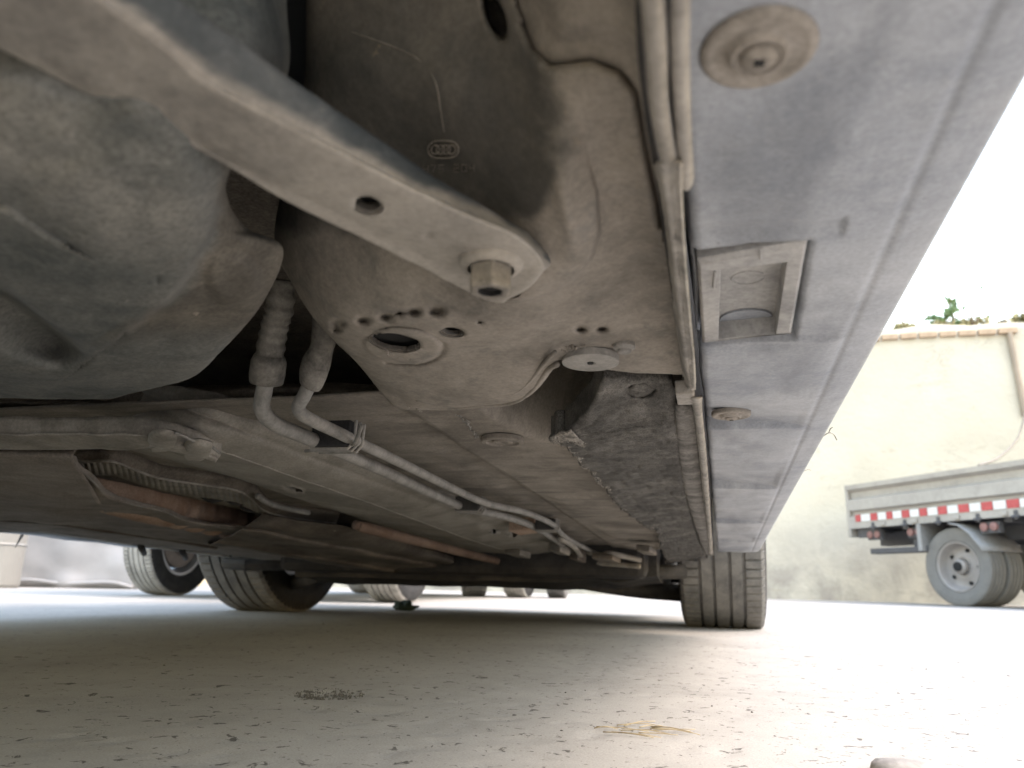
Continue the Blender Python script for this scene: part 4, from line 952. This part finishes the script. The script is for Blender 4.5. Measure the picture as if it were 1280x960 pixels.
def shrub(px, py, name, label, cat, mat, h, n, group=None, dy=.4, seed=1):
    p = onwall(px, py); s = empty(name, (p[0] * (WY + dy) / WY, WY + dy, WT + .02)); tag(s, label, cat, group)
    b = MB(); g = np.random.default_rng(seed)
    for k in range(5): b.tube(crom(np.array([(0, 0, 0), (g.normal(0, .05) * h * 3, g.normal(0, .1), h * .5), (g.normal(0, .12) * h * 3, g.normal(0, .15), h * .95)]), 6, 0), np.linspace(.012, .004, 6), 5)
    obj('stem', b.out(), M_twig, s); obj('foliage', leaf_cloud(n, h * .8, h * .6, h * .55, .05, seed, h * .4), mat, s)
for k, (px, h, lb) in enumerate(((1130, .16, 'low dry shrub on the wall top beside the car sill edge'), (1182, .15, 'small dry tuft on the wall top just below the green sapling'), (1215, .17, 'dry rounded tuft on the wall top right of the green sapling'), (1250, .13, 'flat dry tuft on the wall top above the brick corner'), (1279, .16, 'dry tuft on the wall top at the right edge of the photo'))):
    shrub(px, 402, 'dry_shrub', lb, 'shrub', M_dry, h, 260, 'dry tufts along the wall top', .25 + .1 * (k % 2), 20 + k)
def sapling(px, ytop, name, label, mat, tiers, seed, dy):
    p = onwall(px, 402); Y0 = WY + dy; z0 = WT + .02 * dy
    d = MC @ _ray(px, ytop); zt = HC + d[2] * Y0 / d[1]; X0 = d[0] * Y0 / d[1]; h = zt - z0
    s = empty(name, (X0, Y0, z0)); tag(s, label, 'plant')
    g = np.random.default_rng(seed); b = MB(); b.tube(crom(np.array([(0, 0, 0), (.03, 0, h * .5), (0, .02, h)]), 10, 0), np.linspace(.03, .008, 10), 6)
    lf = MB()
    for t, wd in tiers:
        for k in range(int(9 * wd / .3)):
            a = g.uniform(0, 6.28); r = wd * g.uniform(.3, 1); e_ = np.array([math.cos(a) * r, math.sin(a) * r, h * t + g.normal(0, .03) + .1 * r])
            b.tube([(0, 0, h * t - .05), e_ * [.5, .5, 1], e_], [.008, .006, .003], 4)
            for q_ in range(9):
                c = e_ * [1, 1, 1] + g.normal(0, .05, 3); dd = g.normal(0, 1, 3); dd /= np.linalg.norm(dd); ee = np.cross(dd, g.normal(0, 1, 3)); ee /= np.linalg.norm(ee); s_ = .07
                lf.add([c - dd * s_, c + ee * s_ * .4, c + dd * s_, c - ee * s_ * .4], [(0, 1, 2, 3)])
    obj('trunk', b.out(), M_twig, s); obj('crown', lf.out(), mat, s)
sapling(1186, 374, 'green_sapling', 'green tiered sapling growing above the wall top', M_leaf, ((.15, .26), (.4, .22), (.55, .3), (.75, .12), (.95, .09)), 5, 1.2)
# stalk with drooping green tip
p = onwall(1232, 402); Y0 = WY + 1.0
def onY(px, py, Y): d = MC @ _ray(px, py); return np.array([0, 0, HC]) + d * (Y / d[1])
s = empty('tall_stalk', tuple(onY(1234, 401, Y0))); tag(s, 'thin tall stalk with a drooping green tip above the wall', 'plant')
base = np.array(s.location)
pts = np.array([onY(1234, 401, Y0), onY(1236, 380, Y0), onY(1234, 362, Y0), onY(1230, 356, Y0), onY(1223, 364, Y0)]) - base
obj('stem', MB().tube(crom(pts, 24, 0), np.linspace(.006, .003, 24), 5).out(), M_leaf, s)
for A, Bp, w_ in (((1231, 356), (1222, 364), .03), ((1220, 397), (1227, 395), .02), ((1234, 398), (1239, 394), .03), ((1236, 397), (1231, 393), .02)):
    p0, p1 = onY(*A, Y0) - base, onY(*Bp, Y0) - base; n_ = np.array([0, w_ * .5, w_]); obj('leaf', ([p0, (p0 + p1) / 2 + n_, p1, (p0 + p1) / 2 - n_], [(0, 1, 2, 3)]), M_leaf, s, solid=.004)

# ------------------------------------------------------------------ flatbed truck
M_bed = dusty('grey_truck_bed', (.27, .255, .235), (.36, .34, .31), .35, .65, 2.0, .5, .1, grain=.05, gscale=60)
M_chas = plain('truck_chassis', (.07, .07, .075), .7)
M_red = plain('reflector_red', (.40, .055, .06), .45, var=.15); M_white = plain('reflector_white', (.58, .58, .57), .4, var=.08)
M_guard = plain('truck_mudguard', (.25, .25, .25), .6, var=.1)
M_trim = plain('truck_rim', (.27, .25, .235), .6, var=.12, scale=8)
M_ttyre = plain('truck_tyre', (.16, .155, .145), .8, var=.1, scale=10)
Arear = at(1063, 700, 8.6); Afront = at(1278, 700, 6.72)
A0 = np.array([Arear[0], Arear[1], 0]); Td = Afront - Arear; Td[2] = 0; Td = Td / np.linalg.norm(Td)
Nd = np.array([Td[1], -Td[0], 0])
if Nd @ (-A0) < 0: Nd = -Nd                                  # out of the side we see
yaw = math.atan2(Td[1], Td[0])
truck = empty('flatbed_truck', tuple(A0), (0, 0, yaw)); tag(truck, 'grey drop-side flatbed truck with red and white reflective tape along its bed', 'truck')
sg = 1.0 if (np.array([-math.sin(yaw), math.cos(yaw), 0]) @ Nd) > 0 else -1.0      # local +Y * sg = towards us
def tk(px, py):
    """local (x along the truck, z) of a pixel on the visible bed side"""
    d = MC @ _ray(px, py); o0 = np.array([0, 0, HC]); t = ((A0 - o0) @ Nd) / (d @ Nd); q = o0 + d * t - A0; return float(q @ Td), float(q[2])
BL = 3.9; BWd = 1.75
zt_ = (tk(1063, 609)[1] + tk(1278, 572)[1]) / 2; zb_ = (tk(1070, 660)[1] + tk(1278, 645)[1]) / 2; ztape = (tk(1073, 648)[1] + tk(1269, 629)[1]) / 2
print('truck', zt_, zb_, ztape, yaw, tk(1063, 609), tk(1278, 572))
def bx(x0, x1, y0, y1, z0, z1, m, name, **k):               # y measured inwards from the visible side
    ya, yb = sorted((-sg * y0, -sg * y1)); return obj(name, MB().box((x0, ya, z0), (x1, yb, z1)).out(), m, truck, **k)
H = zt_ - zb_
prof = [(0, 0), (0, .06), (.0, .26), (.04, .30), (.04, .38), (.0, .42), (.0, .66), (.04, .70), (.04, .84), (.012, .87), (-.02, .90), (-.026, 1.0), (.05, 1.0), (.05, 0)]
def side_panel(y_off, flip):
    V = []; n = len(prof)
    for x in (0.04, BL):
        for (d, z) in prof: V.append((x, -sg * (y_off + (d if not flip else -d)), zb_ + z * H))
    f = [(k, (k + 1) % n, n + (k + 1) % n, n + k) for k in range(n)] + [tuple(range(n)), tuple(range(n, 2 * n))[::-1]]
    bm = bmesh.new(); vs = [bm.verts.new(v) for v in V]; [bm.faces.new([vs[i] for i in q]) for q in f]
    return obj('side_board', bm, M_bed, truck)
side_panel(0, False); side_panel(BWd, True)
bx(0, .045, -.004, BWd + .004, zb_ - .09, zt_ + .012, M_bed, 'tailboard', bevel=.008)
bx(BL, BL + .05, 0, BWd, zb_, zt_ + .1, M_bed, 'headboard', bevel=.008)
bx(.05, BL, .06, BWd - .06, zb_ + .02, zb_ + .06, M_chas, 'bed_floor')
bx(-.3 + .3, BL + 1.3, .45, .57, zb_ - .17, zb_ - .02, M_chas, 'chassis_beam'); bx(0, BL + 1.3, BWd - .57, BWd - .45, zb_ - .17, zb_ - .02, M_chas, 'chassis_beam')
for k in range(7): bx(.12 + k * .58, .20 + k * .58, .08, BWd - .08, zb_ - .04, zb_ + .018, M_chas, 'cross_bearer')
bx(.10, .42, .05, .10, zb_ - .10, zb_ - .004, M_chas, 'rear_frame')
# reflective tape: alternate red and white pieces
edges = [1069, 1076, 1088, 1097, 1108, 1116, 1127.5, 1137.5, 1149.5, 1160, 1173, 1185, 1199, 1213, 1228, 1243, 1260, 1277, 1296, 1316, 1338]
pr = {}
for k, (e0, e1) in enumerate(zip(edges[:-1], edges[1:])):
    x0, x1 = tk(e0, 645)[0], tk(e1, 642)[0]; nm = 'red_reflector' if k % 2 == 0 else 'white_reflector'
    bx(x0 + .006, x1 - .006, -.006, .0, ztape - .038, ztape + .038, M_red if k % 2 == 0 else M_white, nm)
for px in (1103, 1143, 1196, 1256):
    x0 = tk(px, 640)[0]; bx(x0 - .03, x0 + .03, -.02, .0, zb_ + .01, zb_ + .05, M_bed, 'drop_latch', bevel=.006)
for px in (1090, 1130, 1172, 1222, 1270):
    x0 = tk(px, 640)[0]; hg = bx(x0 - .018, x0 + .018, -.012, .0, zb_ - .03, zb_ + .05, M_chas, 'hinge_strap', bevel=.004)
    ya = -sg * -.012; obj('hinge_pin', MB().tube([(x0 - .04, ya, zb_ - .005), (x0 + .04, ya, zb_ - .005)], .012, 8).out(), M_chas, hg)
def lampset(px, py, y):
    x0, z0 = tk(px, py); o = bx(x0 - .10, x0 + .10, y, y + .05, zb_ - .13, zb_ - .03, M_chas, 'lamp_bracket')
    for k in (-.05, .05): obj('marker_lamp', MB().lathe((x0 + k, -sg * (y - .001), zb_ - .075), [(.04, 0), (.038, .02), (.0004, .028)], 16, axis=(0, sg, 0), close=False).out(), plain('dull_lamp', (.22, .11, .10), .5), o)
lampset(1087, 661, .06); lampset(1138, 659, .06); lampset(1233, 656, .04)
# rear under-run bar and hanger
x0, z0 = tk(1083, 689); x1, _ = tk(1150, 689)
bx(x0, x1 + .05, .05, .16, z0 - .03, z0 + .03, M_chas, 'underrun_bar', bevel=.01)
xm = tk(1148, 670)[0]; bx(xm - .02, xm + .03, .0, .35, z0 - .02, zb_ + .01, M_guard, 'mudflap_plate', bevel=.005); bx(xm - .16, xm - .02, .1, .2, z0, zb_, M_chas, 'hanger')
# dual rear wheels
wx, _ = tk(1190, 712); rad = .37
def truck_wheel(x, y):
    h = obj('wheel', MB().lathe((0, 0, 0), [(.0004, -.02), (.07, -.02), (.07, .06), (.05, .08), (.0004, .08)], 20, axis=(0, sg, 0), close=False).out(), M_trim, truck); h.location = (x, -sg * y, rad)
    v_, f_ = tyre_mesh(rad, .20, .235, 72, (-.05, 0, .05), False); obj('tyre', ([(b_, a_, c_) for a_, b_, c_ in v_], f_), M_ttyre, h)
    rb = MB().lathe((0, 0, 0), [(.238, .085), (.228, .09), (.215, .06), (.205, .0), (.17, -.02), (.12, .005), (.075, .02), (.075, -.06), (.205, -.09), (.238, -.09)], 40, axis=(0, sg, 0), close=False)
    r = obj('rim', rb.out(), M_trim, h, smooth=True)
    for k in range(5):
        t = k * 2 * math.pi / 5; obj('hand_hole', MB().lathe((math.cos(t) * .16, sg * .0, math.sin(t) * .16), [(.019, -.025), (.019, .0), (.0004, .0)], 14, axis=(0, sg, 0), close=False).out(), M_hole, r)
    obj('hub_cap', MB().lathe((0, sg * .08, 0), [(.045, 0), (.045, .015), (.0004, .02)], 16, axis=(0, sg, 0), close=False).out(), M_hole, r)
    return h
truck_wheel(wx, .16); truck_wheel(wx, .385); truck_wheel(wx, BWd - .16); truck_wheel(wx, BWd - .385); truck_wheel(wx + 2.9, .18); truck_wheel(wx + 2.9, BWd - .18)
obj('axle', MB().tube([(wx, -sg * .2, rad), (wx, -sg * (BWd - .2), rad)], .06, 12).out(), M_chas, truck)
# mudguard over the front half of the wheel
x0, z0 = tk(1186, 652); x1, z1 = tk(1207, 690); x2, z2 = tk(1262, 686)
V = []
for yy in (.0, .45):
    V += [(x0, -sg * yy, zb_ - .01), (x0 + .14, -sg * yy, zb_ - .01), (x1 + .1, -sg * yy, z1), (x1, -sg * yy, z1 - .005)]
gq = MB(); xa_ = [(wx + (rad + .06) * math.cos(t), rad + (rad + .06) * math.sin(t)) for t in np.linspace(R(95), R(38), 10)]
xa_ = [(wx + .02, zb_ - .02), (wx + .12, zb_ - .04), (wx + .23, zb_ - .12), (wx + .32, zb_ - .23), (wx + .36, zb_ - .29)]
V = [(x, -sg * y, z) for y in (-.01, .5) for x, z in xa_]; n = len(xa_)
gq.add(V, [(k, k + 1, n + k + 1, n + k) for k in range(n - 1)])
obj('mudguard', gq.out(), M_guard, truck, solid=.012, smooth=True)
# cab, out of the picture to the right
bm = bmesh.new(); cp = [(BL + .12, .45), (BL + 1.75, .45), (BL + 1.80, 1.05), (BL + 1.45, 1.95), (BL + .20, 2.0), (BL + .12, 1.8)]
vs = [[bm.verts.new((x, -sg * y, z)) for x, z in cp] for y in (.02, BWd - .02)]
bm.faces.new(vs[0]); bm.faces.new(vs[1][::-1]); n = len(cp)
for k in range(n): bm.faces.new((vs[0][k], vs[1][k], vs[1][(k + 1) % n], vs[0][(k + 1) % n]))
obj('cab', bm, plain('cab_paint', (.10, .16, .30), .35, var=.04), truck, bevel=.04)
bx(BL + .35, BL + 1.25, .012, .02, 1.15, 1.8, M_glass, 'cab_window')
# rope from the wall down to the bed
q = [onwall(1281, 520), onwall(1276, 542) * [1, .98, 1], None]
p0 = onY(1282, 516, 10.6); p1 = onY(1272, 548, 10.2); x_, z_ = tk(1221, 578); p3 = A0 + Td * x_ + np.array([0, 0, zt_ + .01]) - Nd * .02; p2 = p3 + (p1 - p3) * .45 + np.array([0, 0, -.06])
tag(obj('rope', MB().tube(crom(np.array([p0, p1, p2, p3]), 40, 0), .014, 8).out(), plain('old_rope', (.22, .20, .17), .9, var=.3, scale=60), smooth=True), 'thin grey rope hanging from the wall down to the truck bed', 'rope')

# ------------------------------------------------------------------ parked cars and things glimpsed under the car
ca = empty('parked_car', (-2.28, 5.05, 0)); tag(ca, 'silver hatchback parked ahead to the left, only its dusty wheels showing under our car', 'car')
wl = [(.68, 1.22, .29), (-.68, 1.22, .29), (.68, -1.30, .29), (-.68, -1.30, .29)]
for x, y, z in wl: wheel(ca, (x, y, z), 1 if x > 0 else -1, .29, .185, .18, M_tyre2, 'b')
car_exterior(ca, HATCH, M_paint2, wl, .30)
obj('rear_axle', MB().tube([(-.62, -1.30, .29), (-.3, -1.28, .24), (.3, -1.28, .24), (.62, -1.30, .29)], .04, 12).out(), M_dirt, ca, smooth=True)
def loose_tyre(px, py, label, rad_, wid, mt, rotz):
    p = ground(px, py); t = obj('loose_tyre', tyre_mesh(rad_, wid, rad_ * .62, 80, (-.05, -.017, .017, .05)), mt); t.location = (p[0], p[1], rad_ - .002); t.rotation_euler = (0, 0, rotz)
    tag(t, label, 'tyre', 'loose tyres standing in the yard')
loose_tyre(592, 745.5, 'dark loose tyre standing upright far back, left of the middle pair of wheels', .30, .19, M_tyre, .4)
loose_tyre(697, 747.5, 'dark loose tyre standing upright far back, right of the far parked car wheel', .29, .16, M_tyre, .1)

# wrapped bale, drum and timber at far left
M_wrap = plain('grey_plastic_wrap', (.29, .29, .292), .45, var=.1, scale=3, bmp=.3)
p = ground(89, 735.0); p = p * (1 + .33 / np.linalg.norm(p)); bale = empty('wrapped_bale', (p[0], p[1], 0), (0, 0, .62)); tag(bale, 'grey block loosely wrapped in plastic sheet by the white drum', 'bale')
Zl = np.linalg.norm(p[:2]); sx_ = (155 - 24) / 960 * Zl * 1.02
b = bmesh.new(); bmesh.ops.create_cube(b, size=1); bmesh.ops.subdivide_edges(b, edges=b.edges, cuts=14, use_grid_fill=True)
for v_ in b.verts:
    q_ = np.array(v_.co); q_ = np.array([q_[0] * sx_ * .94, q_[1] * .6, (q_[2] + .5) * .62]); n_ = fbm(q_ * 6, 3) * .022
    if q_[2] < .05: q_[:2] *= 1.03 + .05 * noise(np.array([q_[0] * 9, q_[1] * 9, 0]))
    v_.co = q_ + np.array([v_.co[0] * n_ * 2, v_.co[1] * n_ * 3, 0]) 
obj('plastic_sheet', b, M_wrap, bale, smooth=True)
obj('wrap_fold', MB().tube(crom(np.array([(-sx_ * .46, -.33, .012), (-sx_ * .25, -.35, .05), (0, -.33, .03), (sx_ * .3, -.34, .045), (sx_ * .47, -.32, .012)]), 30, 0), .016, 8).out(), M_wrap, bale, smooth=True)
p = ground(-18, 735.0); d = MB().lathe((0, 0, 0), [(.0005, 0), (.18, 0), (.19, .02), (.19, .27), (.197, .28), (.19, .29), (.19, .55), (.2, .57), (.2, .62), (.0005, .62)], 32, close=False)
dr = obj('drum', d.out(), plain('white_drum', (.27, .26, .235), .5, var=.06, scale=5), smooth=False); p = p * (1 + .2 / np.linalg.norm(p)); dr.location = (p[0], p[1], 0); tag(dr, 'cream white drum at the far left edge beside the wrapped bale', 'drum')
M_wood = plain('pale_timber', (.62, .52, .36), .8, var=.15, scale=12); M_wood2 = plain('brown_timber', (.42, .24, .12), .8, var=.2, scale=12)
p = ground(146, 735.5); tb = obj('timber_prop', MB().obox((0, 0, 0), (.05, 0, 0), (0, .05, 0), (.14, .1, .75)).out(), M_wood, bevel=.004); tb.location = (p[0], p[1], 0); tag(tb, 'pale timber leaning between the bale and the left rear wheel of the hatchback', 'timber')
p = ground(170, 733); p = p * 1.12; st_ = empty('board_stack', (p[0], p[1], 0)); tag(st_, 'brown timber boards stacked behind the left rear wheel of the hatchback', 'boards')
for k in range(6): obj('board', MB().box((-.45 + .02 * (k % 2), 0, k * .1), (.5 - .03 * (k % 3), .5, k * .1 + .075)).out(), M_wood2 if k % 2 else M_wood, st_, bevel=.004)

# ------------------------------------------------------------------ litter on the ground
M_straw = plain('straw', (.40, .32, .21), .8, var=.25, scale=80); M_stone = plain('pebble', (.30, .28, .26), .85, var=.25, scale=60, bmp=.4); M_peb2 = plain('dark_crumb', (.11, .10, .09), .9, var=.2, scale=90)
b = MB(); g = np.random.default_rng(3); c0 = ground(792, 916)
for k in range(13):
    a0 = ground(738 + g.uniform(0, 88), 914 + g.uniform(-7, 6)); ln_ = g.uniform(.015, .045); an = g.normal(.05, .28); d_ = np.array([math.cos(an), math.sin(an), 0]) * ln_
    b.tube(crom(np.array([a0 + [0, 0, .001], a0 + d_ * .5 + [0, g.normal(0, .003), .0012 + g.uniform(0, .002)], a0 + d_ + [0, 0, .001]]), 8, 0), np.linspace(.00045, .00025, 8), 6)
tag(obj('dry_straw', b.out(), M_straw, smooth=True), 'wisp of dry yellow straw lying on the concrete near the front', 'straw')
def pebble(px, py, r, label, mat, flat=.6, seed=0, grp=None):
    b = bmesh.new(); bmesh.ops.create_icosphere(b, subdivisions=2, radius=1)
    for v_ in b.verts:
        k = 1 + .25 * float(noise(np.array(v_.co) * 1.6 + seed)); v_.co = Vector((v_.co.x * k * r, v_.co.y * k * r * .8, v_.co.z * k * r * flat))
    p = ground(px, py); o = obj('pebble', b, mat, smooth=True); o.location = (p[0], p[1], r * flat * .55); o.rotation_euler = (0, 0, seed); tag(o, label, 'pebble', grp)
pebble(1132, 968, .018, 'smooth grey pebble, nearest the camera at the bottom right', M_stone, .28, 3.1)
G_ = 'small crumbs scattered on the concrete'
for k, (x, y, r, lb) in enumerate(((702, 914, .0022, 'dark crumb just left of the yellow straw'), (940, 891, .0028, 'dark crumb right of centre behind the straw'), (766, 809, .0025, 'pale crumb on the shaded ground left of the front wheel'), (890, 883, .0022, 'dark flake in the row of pits behind the straw'), (1158, 837, .003, 'dark crumb far right on the pale concrete'),
        (1093, 789, .004, 'small stone on bright concrete below the truck'), (205, 832, .0026, 'dark crumb at the left on the shaded concrete'), (505, 832, .0024, 'dark crumb near the middle of the shaded concrete'), (707, 866, .002, 'dark crumb near the centre of the concrete'), (404, 780, .004, 'dark crumb in the shadow below the left front wheel'))):
    pebble(x, y, r * .5, lb, M_peb2 if 'dark' in lb else M_stone, .6, k * 1.7, G_)
b = MB(); gg = np.random.default_rng(8)
for k in range(340):
    a_ = gg.uniform(0, 6.28); q_ = math.sqrt(gg.uniform(0, 1)); p = ground(412 + 44 * q_ * math.cos(a_), 868 + 7.5 * q_ * math.sin(a_)); r = gg.uniform(.0004, .0013)
    d = np.array([(1, 0, 0), (-1, 0, 0), (0, 1, 0), (0, -1, 0), (0, 0, 1), (0, 0, -1)]) * r * gg.uniform(.5, 1.4, (6, 1)); b.add(p + d + [0, 0, -.0004], [(0, 2, 4), (2, 1, 4), (1, 3, 4), (3, 0, 4), (2, 0, 5), (1, 2, 5), (3, 1, 5), (0, 3, 5)])
tag(obj('loose_grit', b.out(), plain('dark_grit', (.075, .068, .06), .95, var=.3, scale=200)), 'dark grit lying in the spalled patch of concrete', 'grit', kind='stuff')
# crumpled green rag behind the left front wheel
b = bmesh.new(); bmesh.ops.create_icosphere(b, subdivisions=4, radius=1)
for v_ in b.verts:
    q_ = np.array(v_.co); k = 1 + .45 * float(fbm(q_ * 1.8, 3)); v_.co = Vector((q_[0] * .042 * k, q_[1] * .03 * k, (q_[2] + .7) * .017 * k))
p = ground(505, 763); o = obj('rag', b, plain('green_rag', (.03, .055, .05), .9, var=.25, scale=40), smooth=True); o.location = (p[0], p[1], .001); tag(o, 'crumpled dark green rag on the ground beside the left front wheel', 'rag')
pp = ground(580, 757); b = MB()
b.add([(0, 0, .001), (.05, .01, .001), (.06, .05, .012), (.01, .05, .002)], [(0, 1, 2, 3)]); o = obj('paper_scrap', b.out(), M_white, solid=.001); o.location = (pp[0], pp[1], .002); tag(o, 'scrap of white paper on the sunlit ground beyond the rag', 'paper')
